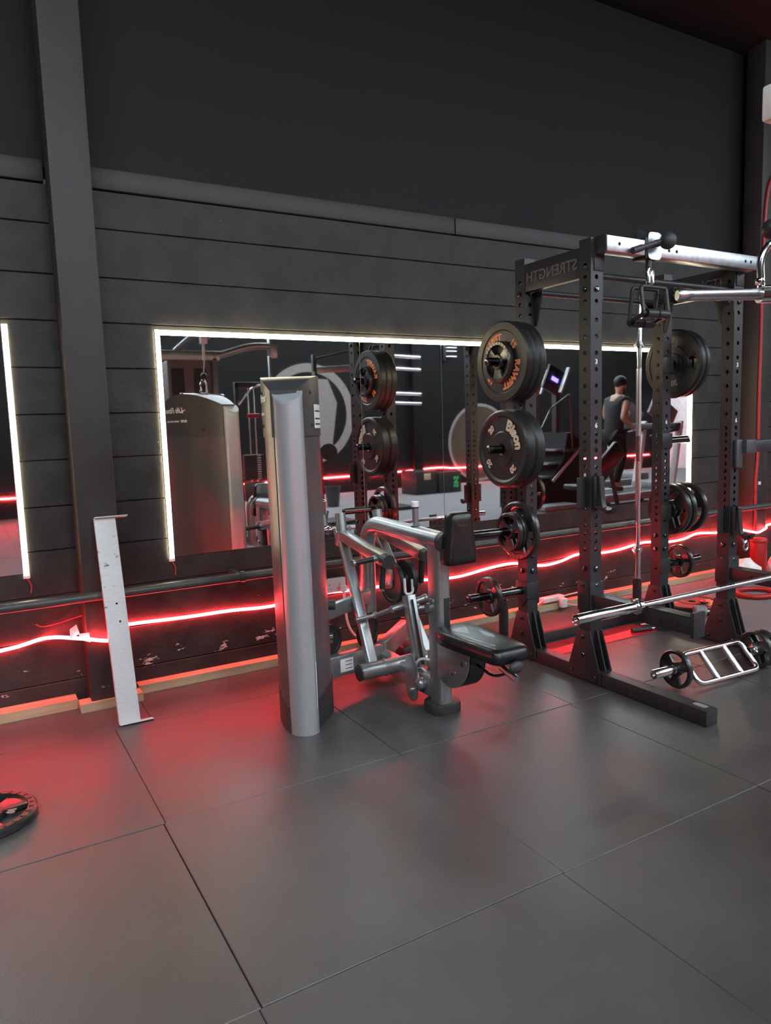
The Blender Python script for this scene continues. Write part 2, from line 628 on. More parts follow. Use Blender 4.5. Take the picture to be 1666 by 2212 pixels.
# timber battens along the foot of the wall
b = MB()
b.prism([(0, 0), (0.095, 0), (0.095, 0.05), (0, 0.05)], (-4.5, 3.963, 0.0), (0, 1, 0), (0, 0, 1), 4.92, bev=0.003)
b.prism([(0, 0), (0.09, 0), (0.09, 0.045), (0, 0.045)], (0.42, 3.875, 0.0), (0, 1, 0), (0, 0, 1), 0.31, bev=0.003)
b.prism([(0, 0), (0.075, 0), (0.075, 0.048), (0, 0.048)], (0.73, 3.985, 0.0), (0, 1, 0), (0, 0, 1), 5.2, bev=0.003)
struct(b, 'baseboard_back', 'timber')

# ------------------------------------------------------------------ ceiling lamps (real fittings, above the frame)
lamp0 = None
n = 0
for ly in (0.5, -1.8, -4.2):
    for lx in (-2.6, 0.2, 3.0, 5.6, 8.6, 11.6, 14.6):
        lz = 4.42 + (4.1 - ly) * 0.128 - 0.35
        loc = (lx, ly, lz)
        if lamp0 is None:
            lamp0 = thing('ceiling_light', 'x', 'light', loc)
            b = MB()
            b.box((lx, ly, lz + 0.04), (1.5, 0.16, 0.06), bev=0.008)
            finish(b, 'housing', 'white_plastic', lamp0)
            b = MB()
            b.cyl((lx - 0.73, ly, lz - 0.03), (lx + 0.73, ly, lz - 0.03), 0.05, seg=16)
            finish(b, 'diffuser', 'lamp', lamp0)
            b = MB()
            for sx in (-0.6, 0.6):
                b.cyl((lx + sx, ly, lz + 0.06), (lx + sx, ly, lz + 0.36), 0.004, seg=8)
            finish(b, 'suspension_wire', 'chrome', lamp0)
            o = lamp0
        else:
            o = dup(lamp0, loc)
        o['label'] = 'long white LED batten hanging below the dark sloping roof'
        o['group'] = 'ceiling battens over the gym floor'

# ------------------------------------------------------------------ mirrors
for i, (x0, x1, lab) in enumerate(((0.972, 2.194, 'first wall mirror panel after the pillar, reflecting the silver weight tower'),
                                   (2.198, 2.807, 'narrow wall mirror panel between the two visible seams'),
                                   (2.811, 4.08, 'wall mirror panel behind the loaded plate horns of the rack'),
                                   (4.084, 5.33, 'last wall mirror panel, behind the chrome bar standing upright'),
                                   (-1.9, 0.236, 'separate wall mirror cut off at the picture edge, before the pillar'))):
    t = thing('wall_mirror', lab, 'mirror', ((x0 + x1) / 2, YM, 1.335))
    b = MB()
    b.box(((x0 + x1) / 2, YM + 0.0015, 1.335), (x1 - x0, 0.003, 1.225))
    finish(b, 'glass', 'mirror', t, 0)
    b = MB()
    b.box(((x0 + x1) / 2, YM + 0.0045, 1.335), (x1 - x0 + 0.002, 0.003, 1.229))
    finish(b, 'backing_board', 'mirror_edge', t, 0)


def led_frame(xl, xr, label, sides):
    t = thing('led_strip', label, 'light strip', (xl, YM, 1.3))
    s = 0.024
    if 'l' in sides:
        b = MB()
        b.box((xl, YM - 0.009, 1.335), (s, 0.014, 1.235), bev=0.003)
        finish(b, 'side_run', 'white_led', t)
    if 't' in sides:
        b = MB()
        b.box(((xl + xr) / 2, YM - 0.009, 1.940), (xr - xl - s - 0.002, 0.014, s), bev=0.003)
        finish(b, 'top_run', 'white_led', t)
    if 'r' in sides:
        b = MB()
        b.box((xr, YM - 0.009, 1.335), (s, 0.014, 1.235), bev=0.003)
        finish(b, 'side_run', 'white_led', t)
    for x in ([xl] if 'l' in sides else []) + ([xr] if 'r' in sides else []):
        for q in ((-1, 1) if x < 3 else ()):
            b = MB()
            b.box((x + q * (s / 2 + 0.0015), YM - 0.009, 1.335), (0.002, 0.018, 1.235))
            finish(b, 'channel_edge', 'white_plastic', t, 0)
    b = MB()
    for x in ([xl] if 'l' in sides else []) + ([xr] if 'r' in sides else []):
        b.box((x, YM - 0.008, 0.706), (0.032, 0.014, 0.018), bev=0.003)
    finish(b, 'end_cap', 'white_plastic', t)
    b = MB()
    for x in ([xl] if 'l' in sides else []) + ([xr] if 'r' in sides else []):
        b.tube(fillet([(x, YM - 0.008, 0.70), (x + 0.02, YM - 0.006, 0.66), (x + 0.012, YM - 0.012, 0.62)], 0.03), 0.0035, 8)
    finish(b, 'lead', 'red_cable', t)


led_frame(0.964, 5.335, 'warm white LED strip framing the long mirror behind the machines', 'ltr')
led_frame(-1.92, 0.238, 'warm white LED strip along the side of the cut-off mirror', 'lr')

# ------------------------------------------------------------------ pipe and red rope light on the wall
t = thing('wall_pipe', 'long black pipe running along the block wall under the mirrors', 'pipe', (3, 3.975, 0.595))
b = MB()
b.tube([(-4.4, 3.86, 0.597), (0.3, 3.86, 0.597), (0.72, 3.86, 0.596), (2.5, 3.86, 0.594), (6.9, 3.86, 0.597), (16.8, 3.86, 0.60)], 0.024, 18)
finish(b, 'pipe_run', 'pipe', t)
b = MB()
for x in (-1.0, 1.3, 2.7, 4.9, 6.75, 9):
    b.box((x, 3.965, 0.597), (0.03, 0.19, 0.03), bev=0.003)
    b.lathe([(0.025, -0.012), (0.031, -0.012), (0.031, 0.012), (0.025, 0.012)], (x, 3.86, 0.597), (1, 0, 0), 20, closed=True)
finish(b, 'pipe_clip', 'pipe', t)

pts = [(-2.6, 0.33), (-1.2, 0.36), (-0.5, 0.335), (0.088, 0.347), (0.301, 0.376), (0.446, 0.387), (0.597, 0.352), (0.69, 0.366), (0.713, 0.38), (1.013, 0.37), (1.281, 0.367), (1.537, 0.355), (1.875, 0.383),
       (2.003, 0.379), (2.306, 0.369), (2.556, 0.372), (2.743, 0.357), (2.937, 0.353), (3.181, 0.378), (3.392, 0.386), (3.546, 0.356), (3.703, 0.333), (3.866, 0.344), (4.044, 0.377),
       (4.282, 0.36), (4.489, 0.362), (4.786, 0.39), (5.041, 0.363), (5.276, 0.365), (5.458, 0.395), (5.742, 0.374), (5.96, 0.386), (6.0, 0.372), (6.08, 0.36), (6.19, 0.385), (6.6, 0.38), (8, 0.36), (10.5, 0.39), (13, 0.36), (16, 0.38)]


def smooth_path(p, n=5):
    out = []
    for i in range(len(p) - 1):
        p0, p1, p2, p3 = p[max(i - 1, 0)], p[i], p[i + 1], p[min(i + 2, len(p) - 1)]
        for k in range(n):
            t_ = k / n
            m1 = [(p2[j] - p0[j]) / 2 for j in range(len(p1))]
            m2 = [(p3[j] - p1[j]) / 2 for j in range(len(p1))]
            h = (2 * t_ ** 3 - 3 * t_ ** 2 + 1, t_ ** 3 - 2 * t_ ** 2 + t_, -2 * t_ ** 3 + 3 * t_ ** 2, t_ ** 3 - t_ ** 2)
            out.append(tuple(h[0] * p1[j] + h[1] * m1[j] + h[2] * p2[j] + h[3] * m2[j] for j in range(len(p1))))
    out.append(p[-1])
    return out


def rope_y(x):
    if 0.44 < x < 0.69 or 5.97 < x < 6.21:
        return 3.884
    return 4.046


p3 = [(x, rope_y(x), z) for x, z in pts]
b = MB()
b.tube(smooth_path(p3, 4), 0.0088, 10)
tag(finish(b, 'led_rope', 'red_led'), 'red LED rope light sagging along the block wall below the pipe', 'light strip')
b = MB()
b.tube(smooth_path([(-4.3, -5.970, 0.36), (-1, -5.970, 0.37), (3, -5.970, 0.35), (5.4, -5.970, 0.33), (6.7, -5.970, 0.34), (7.6, -5.970, 0.345), (8.6, -5.970, 0.37), (9.6, -5.970, 0.40), (10, -5.970, 0.37), (10.7, -5.970, 0.36), (13, -5.970, 0.38), (16.8, -5.970, 0.37)], 4), 0.011, 8)
tag(finish(b, 'led_rope', 'red_led'), 'red LED rope light on the far black wall, seen only in the mirror', 'light strip')
# unlit red strip climbing the second pillar
b = MB()
b.tube(smooth_path([(6.025, 3.884, 0.36), (6.03, 3.884, 0.55), (6.02, 3.884, 0.8), (6.04, 3.884, 1.1), (6.035, 3.884, 1.6), (6.035, 3.884, 2.1), (6.03, 3.884, 2.6), (6.05, 3.884, 3.1), (6.09, 3.884, 3.32), (6.16, 3.884, 3.42)], 4), 0.013, 10)
tag(finish(b, 'led_cable', 'red_cable'), 'dim red silicone strip climbing the edge of the far pillar', 'cable')
b = MB()
b.box((6.075, 3.886, 0.80), (0.035, 0.012, 0.03), bev=0.004)
tag(finish(b, 'cable_clip', 'white_plastic'), 'small pale clip beside the red strip on the far pillar, above the pipe', 'clip')
b = MB()
b.sph((6.11, 3.885, 2.98), 0.028, 14, (1, 0.5, 1))
tag(finish(b, 'cable_clip', 'pink_cable'), 'round pink clip high on the far pillar near its red strip', 'clip')
# paper scraps on the rope light
b = MB()
b.prism([(0, 0), (0.05, 0.01), (0.035, 0.07), (0.0, 0.055)], (0.40, 3.90, 0.39), (0.9, 0.3, 0.1), (0, -0.3, 1), 0.001)
b.prism([(0, 0), (0.06, -0.02), (0.05, 0.035), (0.005, 0.03)], (0.435, 3.886, 0.385), (0.95, -0.1, -0.1), (0.1, -0.2, 1), 0.001)
tag(finish(b, 'paper_tag', 'paper', None, 0), 'torn white paper tag stuck above the rope light at the pillar', 'paper')
b = MB()
b.tube(smooth_path([(0.26, 4.05, 0.455), (0.29, 4.04, 0.44), (0.36, 4.04, 0.445), (0.44, 4.0, 0.47), (0.475, 3.95, 0.49)], 4), 0.003, 8)
tag(finish(b, 'loose_wire', 'red_cable'), 'thin loose wire curling off the wall just before the pillar', 'cable')

# ------------------------------------------------------------------ white steel channel leaning on the pillar
t = thing('steel_channel', 'chipped white steel channel leaning against the pillar', 'metal bracket', (0.6, 3.6, 0))
d = Vector((-0.006, 0.255, 1.0)).normalized()
o0 = Vector((0.556, 3.600, 0.004))
nrm = Vector((1, 0, 0)).cross(d).normalized()
L = 1.02
b = MB()
b.bar(o0 + Vector((0.05, 0, 0)), o0 + Vector((0.05, 0, 0)) + d * L, 0.10, 0.005, up=(0, -1, 0), bev=0.0012)
b.bar(o0 + Vector((0.002, 0.014, 0)), o0 + Vector((0.002, 0.014, 0)) + d * L, 0.005, 0.03, up=(0, -1, 0), bev=0.0012)
finish(b, 'web', 'bracket_paint', t)
for q in (0.0, L):
    b = MB()
    c = o0 + d * q
    b.bar(c + Vector((0.0, 0.0, 0.0)), c + Vector((0.158, 0.0, 0.0)), 0.05, 0.005, up=d, bev=0.0012)
    finish(b, 'end_flange', 'white_paint', t)
b = MB()
for q, dx in ((0.585, 0.056), (0.495, 0.062)):
    c = o0 + d * q + Vector((dx, 0, 0))
    b.cyl(c - nrm * 0.0035, c + nrm * 0.0035, 0.0055, seg=12)
finish(b, 'bolt_hole', 'underlay', t)

# ================================================================== SEATED ROW MACHINE
XC = 1.95
mach = thing('row_machine', 'silver seated row machine with a black seat and chest pad', 'exercise machine', (XC, 3.1, 0))
a_ = Vector((0.5, 0.866, 0))       # long axis of the weight tower
p_ = Vector((0.866, -0.5, 0))
T = Vector((1.412, 3.245, 0))
HL = 0.27


def lean(z):
    return p_ * (-0.013 * z / 1.5)


LO = p_ * -0.018


def leaf(off=0.0, n=14, half=HL):
    pts_ = []
    for i in range(n + 1):
        s = -1 + 2 * i / n
        pts_.append((s, 0.052 + off + 0.076 * math.cos(PI / 2 * s) ** 0.9))
    return pts_


def leaf_solid(off, z0, ztop, half=HL, n=18):
    """vertical solid with a leaf plan; ztop is a function of s"""
    bb = MB()
    pr = leaf(off, n)
    loop = [(s, wd) for s, wd in pr] + [(s, -wd) for s, wd in reversed(pr)]
    bot = [bb.bm.verts.new(T + LO + lean(z0(s) if callable(z0) else z0) + a_ * (s * half) + p_ * wd + Vector((0, 0, z0(s) if callable(z0) else z0))) for s, wd in loop]
    top = [bb.bm.verts.new(T + LO + lean(ztop(s)) + a_ * (s * half) + p_ * wd + Vector((0, 0, ztop(s)))) for s, wd in loop]
    N = len(loop)
    for i in range(N):
        bb.face((bot[i], bot[(i + 1) % N], top[(i + 1) % N], top[i]))
    for lst in (bot, top):
        for i in range(n):
            bb.face((lst[i], lst[i + 1], lst[N - 2 - i], lst[N - 1 - i]))
    return bb


finish(leaf_solid(0.0, 0.10, lambda s: 1.375), 'shroud_panel', 'shroud', mach)
finish(leaf_solid(0.006, 1.37, lambda s: 1.575 + 0.075 * (1 - s * s)), 'shroud_cover', 'shroud_top', mach)
finish(leaf_solid(0.004, 0.0, lambda s: 0.165 - 0.04 * s * s), 'shroud_base', 'charcoal', mach)
for sgn in (-1, 1):
    cc = T + a_ * (sgn * 0.262)
    prof2 = [(0.064, -0.012)] + [(0.066 * math.cos(q), 0.066 * 0.78 * math.sin(q)) for q in [PI * i / 22 for i in range(23)]] + [(-0.064, -0.012)]
    bb = MB()
    out = a_ * sgn
    bot = [bb.bm.verts.new(cc + p_ * u + out * v) for u, v in prof2]
    top = [bb.bm.verts.new(cc + lean(1.55) + p_ * u + out * v + Vector((0, 0, 1.565 - 0.9 * max(v, 0)))) for u, v in prof2]
    N = len(prof2)
    for i in range(N):
        bb.face((bot[i], bot[(i + 1) % N], top[(i + 1) % N], top[i]))
    bb.face(bot[::-1])
    c_o = finish(bb, 'corner_column', 'alu', mach, 40)
    bb = MB()
    t2 = [bb.bm.verts.new(cc + lean(1.55) + p_ * u * 1.03 + out * v * 1.03 + Vector((0, 0, 1.571 - 0.9 * max(v, 0)))) for u, v in prof2]
    t1 = [bb.bm.verts.new(cc + lean(1.55) + p_ * u * 1.03 + out * v * 1.03 + Vector((0, 0, 1.557 - 0.9 * max(v, 0)))) for u, v in prof2]
    bb.face(t2)
    for i in range(N):
        bb.face((t1[i], t1[(i + 1) % N], t2[(i + 1) % N], t2[i]))
    finish(bb, 'column_cap', 'cap', c_o, 30)


def on_leaf(side, s0, z0, off=0.008):
    def f(u, v, d_):
        s = s0 + (-u / HL if side < 0 else u / HL)
        wd = 0.052 + off + 0.076 * max(0, math.cos(PI / 2 * max(-1, min(1, s)))) ** 0.9
        return T + LO + lean(z0 + v) + a_ * (s * HL) + p_ * side * (wd + d_) + Vector((0, 0, z0 + v))
    return f


lettering('Life Fitness', 0.050, on_leaf(-1, -0.38, 1.545), 'white_print', mach, 'logo', shear=0.35, bold=0.0006)
lettering('ROW', 0.022, on_leaf(-1, 0.02, 1.475), 'white_print', mach, 'lettering', bold=0.0008)
lettering('SIGNATURE SERIES', 0.017, on_leaf(-1, -0.40, 1.475), 'white_print', mach, 'lettering')
bb = MB()
f_ = on_leaf(-1, 0.05, 1.545)
sw = [(0, -0.012), (0.05, 0.0), (0.02, 0.03), (0.045, 0.005), (0.01, -0.004)]
vs = [bb.bm.verts.new(f_(-q[0] * 0.9 + 0.03, q[1], 0.001)) for q in sw]
bb.face(vs)
finish(bb, 'logo', 'white_print', mach, 0)
bb = MB()
for s in (-0.55, 0.55):
    for z in (1.57, 1.42):
        for side in (-1, 1):
            g = on_leaf(side, s, z, 0.006)
            bb.cyl(g(0, 0, -0.002), g(0, 0, 0.004), 0.008, seg=12)
finish(bb, 'screw', 'charcoal', mach)
bb = MB()
g = on_leaf(1, -0.25, 1.46, 0.008)
q = [g(u, v, 0.0005) for u, v in ((-0.055, -0.055), (0.055, -0.055), (0.055, 0.055), (-0.055, 0.055))]
q = [g(-0.055 + 0.11 * i / 6, v, 0.0006) for v in (-0.055, 0.055) for i in range(7)]
vv = [bb.bm.verts.new(k) for k in q]
for i in range(6):
    bb.face((vv[i], vv[i + 1], vv[i + 8], vv[i + 7]))
lab_o = finish(bb, 'instruction_label', 'white_plastic', mach, 0)
bb = MB()
for z in (-0.04, -0.015, 0.02):
    q = [g(u, z + v, 0.0012) for v in (0, 0.008) for u in (-0.045, 0.0, 0.045)]
    vv = [bb.bm.verts.new(k) for k in q]
    bb.face((vv[0], vv[1], vv[4], vv[3]))
    bb.face((vv[1], vv[2], vv[5], vv[4]))
finish(bb, 'label_print', 'charcoal', lab_o, 0)
# slim white decal low on the front column, and selector slot
bb = MB()
dcl = T + a_ * (-0.262) + p_ * 0.063 - a_ * 0.018
bb.bar(dcl + Vector((0, 0, 0.12)), dcl + Vector((0, 0, 0.34)), 0.014, 0.002, up=p_, bev=0.0005)
finish(bb, 'decal_strip', 'white_print', mach)
bb = MB()
for z, s in ((0.50, 0.55), ):
    g = on_leaf(1, s, z, 0.0)
    bb.cyl(g(0, 0, -0.01), g(0, 0, 0.05), 0.026, seg=18)
finish(bb, 'tower_bumper', 'charcoal', mach)

# frame
bb = MB()
bb.bar((XC, 3.64, 0.115), (XC, 2.90, 0.105), 0.07, 0.10, bev=0.012)
finish(bb, 'main_beam', 'silver', mach)
bb = MB()
bb.bar((1.50, 3.335, 0.165), (1.93, 3.44, 0.145), 0.06, 0.115, bev=0.010)
lb = finish(bb, 'tower_beam', 'silver', mach)
bb = MB()
n_ = Vector((0.105, -0.43, 0)).normalized()
ctr = Vector((1.665, 3.375, 0.158)) + n_ * 0.031
ux = Vector((0.43, 0.105, -0.02)).normalized()
bb.prism([(-0.045, -0.035), (0.045, -0.035), (0.045, 0.035), (-0.045, 0.035)], ctr, ux, (0, 0, 1), 0.0012)
pl = finish(bb, 'rating_plate', 'white_plastic', lb, 0)
bb = MB()
for z in (-0.02, 0.0, 0.02):
    bb.prism([(-0.01, z - 0.002), (0.035, z - 0.002), (0.035, z + 0.002), (-0.01, z + 0.002)], ctr + n_ * 0.0014, ux, (0, 0, 1), 0.0004)
finish(bb, 'plate_print', 'charcoal', pl, 0)
bb = MB()
bb.bar((1.52, 3.37, 0.435), (1.93, 3.56, 0.45), 0.05, 0.075, bev=0.010)
finish(bb, 'tower_beam', 'silver', mach)
bb = MB()
bb.bar((XC, 3.46, 0.15), (2.28, 3.74, 0.165), 0.06, 0.11, bev=0.010)
finish(bb, 'outrigger', 'silver', mach)
bb = MB()
bb.box((2.30, 3.757, 0.165), (0.07, 0.02, 0.12), bev=0.006, rz=math.atan2(0.28, 0.33) + PI / 2)
finish(bb, 'outrigger_cap', 'charcoal', mach)
for fx, fy in ((XC, 3.68), (2.27, 3.72)):
    bb = MB()
    bb.box((fx, fy, 0.035), (0.11, 0.12, 0.07), bev=0.02)
    finish(bb, 'rear_foot', 'charcoal', mach)
# front post with slot, boom
bb = MB()
px0, py0 = 1.948, 2.872
bb.prism(rrect(0.075, 0.105, 0.022), (px0, py0, 0.05), (1, 0, 0), (0, 1, 0), 0.80)
post = finish(bb, 'seat_post', 'silver', mach, 40)
bb = MB()
bb.box((px0 + 0.008, py0 - 0.0515, 0.375), (0.034, 0.004, 0.40), bev=0.001)
finish(bb, 'adjustment_slot', 'underlay', post)
bb = MB()
bb.box((px0 - 0.04, py0, 0.56), (0.02, 0.035, 0.02), bev=0.004)
bb.cyl((px0 - 0.03, py0 + 0.03, 0.52), (px0 - 0.052, py0 + 0.03, 0.52), 0.024, seg=18)
finish(bb, 'post_pin', 'silver', post)
bb = MB()
bb.prism(rrect(0.165, 0.155, 0.055, 7), (1.958, 2.878, 0.0), (1, 0, 0), (0, 1, 0), 0.05, bev=0.006)
finish(bb, 'post_foot', 'charcoal', mach)
bb = MB()
path = fillet([(XC, 2.83, 0.850), (XC, 3.585, 0.875), (XC, 3.60, 0.12)], 0.17, 10)
bb.tube(path, 0.045, 24)
finish(bb, 'boom', 'silver', mach, 60)
bb = MB()
bb.cyl((XC, 2.832, 0.85), (XC, 2.795, 0.849), 0.050, seg=24)
finish(bb, 'boom_cap', 'charcoal', mach)
bb = MB()
bb.cyl((XC, 3.07, 0.88), (XC, 3.07, 0.995), 0.0155, seg=20)
bb.lathe([(0.027, 0), (0.017, 0.012)], (XC, 3.07, 0.903), (0, 0, 1), 20)
st = finish(bb, 'range_stub', 'silver', mach, 50)
bb = MB()
bb.cyl((XC, 3.07, 0.998), (XC, 3.07, 1.024), 0.020, seg=20)
finish(bb, 'stub_cap', 'white_plastic', st, 50)
bb = MB()
bb.cyl((XC, 3.07, 0.991), (XC, 3.07, 0.998), 0.019, seg=20)
finish(bb, 'stub_ring', 'rubber', st, 50)
# chest pad
bb = MB()
pad = [(-0.092, -0.125), (0.092, -0.125), (0.060, 0.128), (-0.060, 0.128)]


def soft(poly, r):
    pp = fillet([(q_[0], q_[1], 0) for q_ in poly], r, 5, True)
    return [(v.x, v.y) for v in pp]


def cushion(bb, poly, o, u, v, prof_):
    """stack of inset outlines: prof_ = (depth, inset scale)"""
    o, u, v = Vector(o), Vector(u), Vector(v)
    wv = u.cross(v).normalized()
    rings = []
    for dd, ss in prof_:
        rings.append([bb.bm.verts.new(o + u * (q_[0] * ss[0]) + v * (q_[1] * ss[1]) + wv * dd) for q_ in poly])
    N = len(poly)
    for r0, r1 in zip(rings, rings[1:]):
        for i in range(N):
            bb.face((r0[i], r0[(i + 1) % N], r1[(i + 1) % N], r1[i]))
    bb.face(rings[0][::-1])
    c_ = bb.bm.verts.new(sum((q_.co for q_ in rings[-1]), Vector()) / N + wv * 0.003)
    for i in range(N):
        bb.face((rings[-1][i], rings[-1][(i + 1) % N], c_))
    return bb


pprof = [(0, (0.93, 0.95)), (0.004, (0.98, 0.985)), (0.03, (1, 1)), (0.045, (0.99, 0.993)), (0.058, (0.95, 0.965)), (0.066, (0.87, 0.91)), (0.069, (0.6, 0.7))]
cushion(bb, soft(pad, 0.03), (1.995, 2.795, 0.868), (1, 0, 0), (0, 0, 1), pprof)
finish(bb, 'chest_pad', 'vinyl', mach, 60)
bb = MB()
bb.box((1.97, 2.80, 0.86), (0.07, 0.03, 0.12), bev=0.006)
finish(bb, 'pad_plate', 'charcoal', mach)
# seat
bb = MB()
seat = [(-0.095, -0.245), (0.095, -0.245), (0.120, 0.13), (0.085, 0.245), (-0.085, 0.245), (-0.118, 0.13)]
sprof = [(0, (0.93, 0.96)), (0.006, (0.99, 0.99)), (0.04, (1, 1)), (0.044, (1.005, 1.003)), (0.048, (1, 1)), (0.07, (0.985, 0.99)), (0.086, (0.92, 0.95)), (0.094, (0.80, 0.88)), (0.097, (0.5, 0.6))]
sprof = [(q0 * 0.70, q1) for q0, q1 in sprof]
cushion(bb, soft(seat, 0.045), (1.945, 2.555, 0.392), (1, 0, 0), (0, 1, 0), sprof)
seat_o = finish(bb, 'seat', 'vinyl', mach, 60)
bb = MB()
bb.sph((1.945, 2.300, 0.380), 0.036, 20, (1.05, 0.5, 0.75))
finish(bb, 'seat_end_cap', 'charcoal', seat_o, 60)
bb = MB()
qpoly = [(0.0, 0.0), (0.0, -0.03)] + [(0.0, -0.22)] + arc(-0.07, -0.13, 0.165, -PI * 0.62, -PI * 0.0 - 0.02, 16)[::-1][::-1]
qpoly = [(0.035, 0.0), (0.035, -0.235)] + [(-0.06 + 0.17 * math.cos(q_) * -1, -0.075 + 0.165 * math.sin(q_)) for q_ in [(-0.42 - 0.08 * i / 12) * PI + i * 0.036 * PI for i in range(13)]] + [(-0.24, 0.0)]
qpoly = [(0.03, 0.0), (0.03, -0.19)] + [(-0.06 - 0.16 * math.sin(q_), -0.05 - 0.17 * math.cos(q_)) for q_ in [-0.3 + 1.75 * i / 14 for i in range(15)]] + [(-0.225, 0.0)]
for dx, nm, mm in ((-0.052, 'seat_bracket', 'silver'), (0.046, 'seat_bracket', 'silver')):
    bb = MB()
    bb.prism(qpoly, (1.955 + dx, 2.80, 0.39), (0, 1, 0), (0, 0, 1), 0.006, bev=0.0015)
    finish(bb, nm, mm, mach)
bb = MB()
q3 = [(u * 0.94 - 0.012, v * 0.96) for u, v in qpoly]
bb.prism(q3, (1.955 - 0.04, 2.80, 0.385), (0, 1, 0), (0, 0, 1), 0.08)
finish(bb, 'bracket_core', 'rubber', mach)
bb = MB()
bb.cyl((1.90, 2.62, 0.315), (1.894, 2.62, 0.315), 0.010, seg=12)
bb.cyl((1.90, 2.70, 0.245), (1.895, 2.70, 0.245), 0.006, seg=12)
finish(bb, 'bracket_bolt', 'chrome', mach)
bb = MB()
bb.tube(fillet([(1.955, 2.60, 0.315), (1.955, 2.47, 0.285), (1.952, 2.365, 0.335)], 0.06, 6), 0.007, 12)
lv = finish(bb, 'adjust_lever', 'black_chrome', mach, 60)
bb = MB()
bb.cyl((1.945, 2.400, 0.354), (1.955, 2.312, 0.322), 0.0155, seg=20)
finish(bb, 'lever_grip', 'knurl', lv, 50)
bb = MB()
bb.box((1.955, 2.79, 0.385), (0.05, 0.05, 0.04), bev=0.006)
finish(bb, 'seat_hinge', 'chrome', mach)
# pivot tube, arms, handles
bb = MB()
bb.cyl((1.70, 3.25, 0.135), (2.20, 3.25, 0.135), 0.042, seg=28)
pv = finish(bb, 'pivot_tube', 'silver', mach, 50)
for x in (1.695, 2.205):
    bb = MB()
    bb.cyl((x - 0.004, 3.25, 0.135), (x + 0.004, 3.25, 0.135), 0.044, seg=28)
    finish(bb, 'pivot_cap', 'charcoal', pv, 50)
bb = MB()
for x in (1.845, 2.05):
    bb.lathe([(0.042, -0.006), (0.047, -0.006), (0.047, 0.006), (0.042, 0.006)], (x, 3.25, 0.135), (1, 0, 0), 28, closed=True)
finish(bb, 'pivot_collar', 'silver', pv, 50)
for sg in (-1, 1):
    X0, X1 = XC + sg * 0.175, XC + sg * 0.12
    top = Vector((X1, 3.655, 0.800))
    bb = MB()
    bb.bar((X0, 3.25, 0.165), top + Vector((0, 0.0, -0.02)), 0.038, 0.060, up=(1, 0, 0), bev=0.012, seg=3)
    finish(bb, 'swing_strut', 'silver', mach, 50)
    # yoke and stub
    bb = MB()
    bb.cyl(top + Vector((0, 0.012, -0.055)), top + Vector((0, -0.004, 0.02)), 0.040, seg=24)
    yk = finish(bb, 'yoke', 'silver', mach, 50)
    bb = MB()
    for s2 in (-1, 1):
        bb.tube(fillet([top + Vector((s2 * 0.038, 0.0, -0.01)), top + Vector((s2 * 0.045, 0.0, 0.02)), top + Vector((s2 * 0.052, 0.0, 0.045))], 0.02), 0.009, 10)
    finish(bb, 'yoke_ear', 'silver', yk, 50)
    bb = MB()
    sd = Vector((0, 0.18, 1)).normalized()
    bb.lathe([(0.022, 0), (0.030, 0), (0.030, 0.115), (0.024, 0.115), (0.024, 0.02)], top + Vector((0, 0, 0.01)), sd, 24)
    finish(bb, 'yoke_stub', 'silver', yk, 50)
    bb = MB()
    bb.lathe([(0.0, 0.10), (0.024, 0.10)], top + Vector((0, 0, 0.01)), sd, 24)
    finish(bb, 'stub_inside', 'charcoal', yk, 50)
    end = Vector((X1, 3.185, 0.725))
    bb = MB()
    bb.bar(top + Vector((0, -0.02, 0.0)), end, 0.055, 0.062, bev=0.010, seg=3)
    finish(bb, 'handle_arm', 'silver', mach, 50)
    bb = MB()
    dr = (end - top).normalized()
    bb.cyl(end, end + dr * 0.042, 0.037, seg=20)
    finish(bb, 'arm_end_cap', 'charcoal', mach, 50)
    # horizontal and vertical grips
    hs = end - dr * 0.045
    bb = MB()
    hx = -1
    bb.cyl(hs + Vector((hx * 0.045, 0, -0.005)), hs + Vector((hx * 0.15, 0, -0.012)), 0.0145, seg=18)
    hg = finish(bb, 'grip', 'rubber', mach, 50) if sg < 0 else None
    if sg > 0:
        bb.bm.free()
    if hg:
        bb = MB()
        bb.cyl(hs + Vector((-0.02, 0, -0.003)), hs + Vector((-0.045, 0, -0.005)), 0.016, seg=18)
        bb.cyl(hs + Vector((-0.15, 0, -0.012)), hs + Vector((-0.163, 0, -0.013)), 0.0165, seg=18)
        finish(bb, 'grip_collar', 'silver', hg, 50)
    bb = MB()
    gx = 0.0
    bb.cyl(end + Vector((gx, 0.02, -0.03)), end + Vector((gx, 0.035, -0.155)), 0.0165, seg=18)
    vg = finish(bb, 'grip', 'rubber', mach, 50)
    bb = MB()
    bb.cyl(end + Vector((gx, 0.035, -0.155)), end + Vector((gx, 0.036, -0.168)), 0.013, seg=18)
    finish(bb, 'grip_collar', 'silver', vg, 50)
    # rod linkage from the strut to the central lever
    j0 = Vector((X0 + sg * -0.02, 3.33, 0.40))
    bb = MB()
    bb.cyl(j0 + Vector((sg * 0.07, 0, -0.005)), j0 - Vector((sg * 0.04, 0, 0)), 0.011, seg=14)
    bb.sph(j0 - Vector((sg * 0.05, 0.0, 0)), 0.018, 14)
    j1 = Vector((XC + sg * 0.075, 3.20, 0.455))
    bb.tube([j0 - Vector((sg * 0.05, 0, 0)), j1], 0.012, 12)
    bb.sph(j1, 0.019, 14)
    finish(bb, 'link_rod', 'silver', mach, 50)
bb = MB()
bb.cyl((XC - 0.09, 3.185, 0.46), (XC + 0.115, 3.185, 0.49), 0.0165, seg=16)
bb.sph((XC + 0.12, 3.185, 0.491), 0.021, 14)
finish(bb, 'lever_cross_rod', 'silver', mach, 50)
bb = MB()
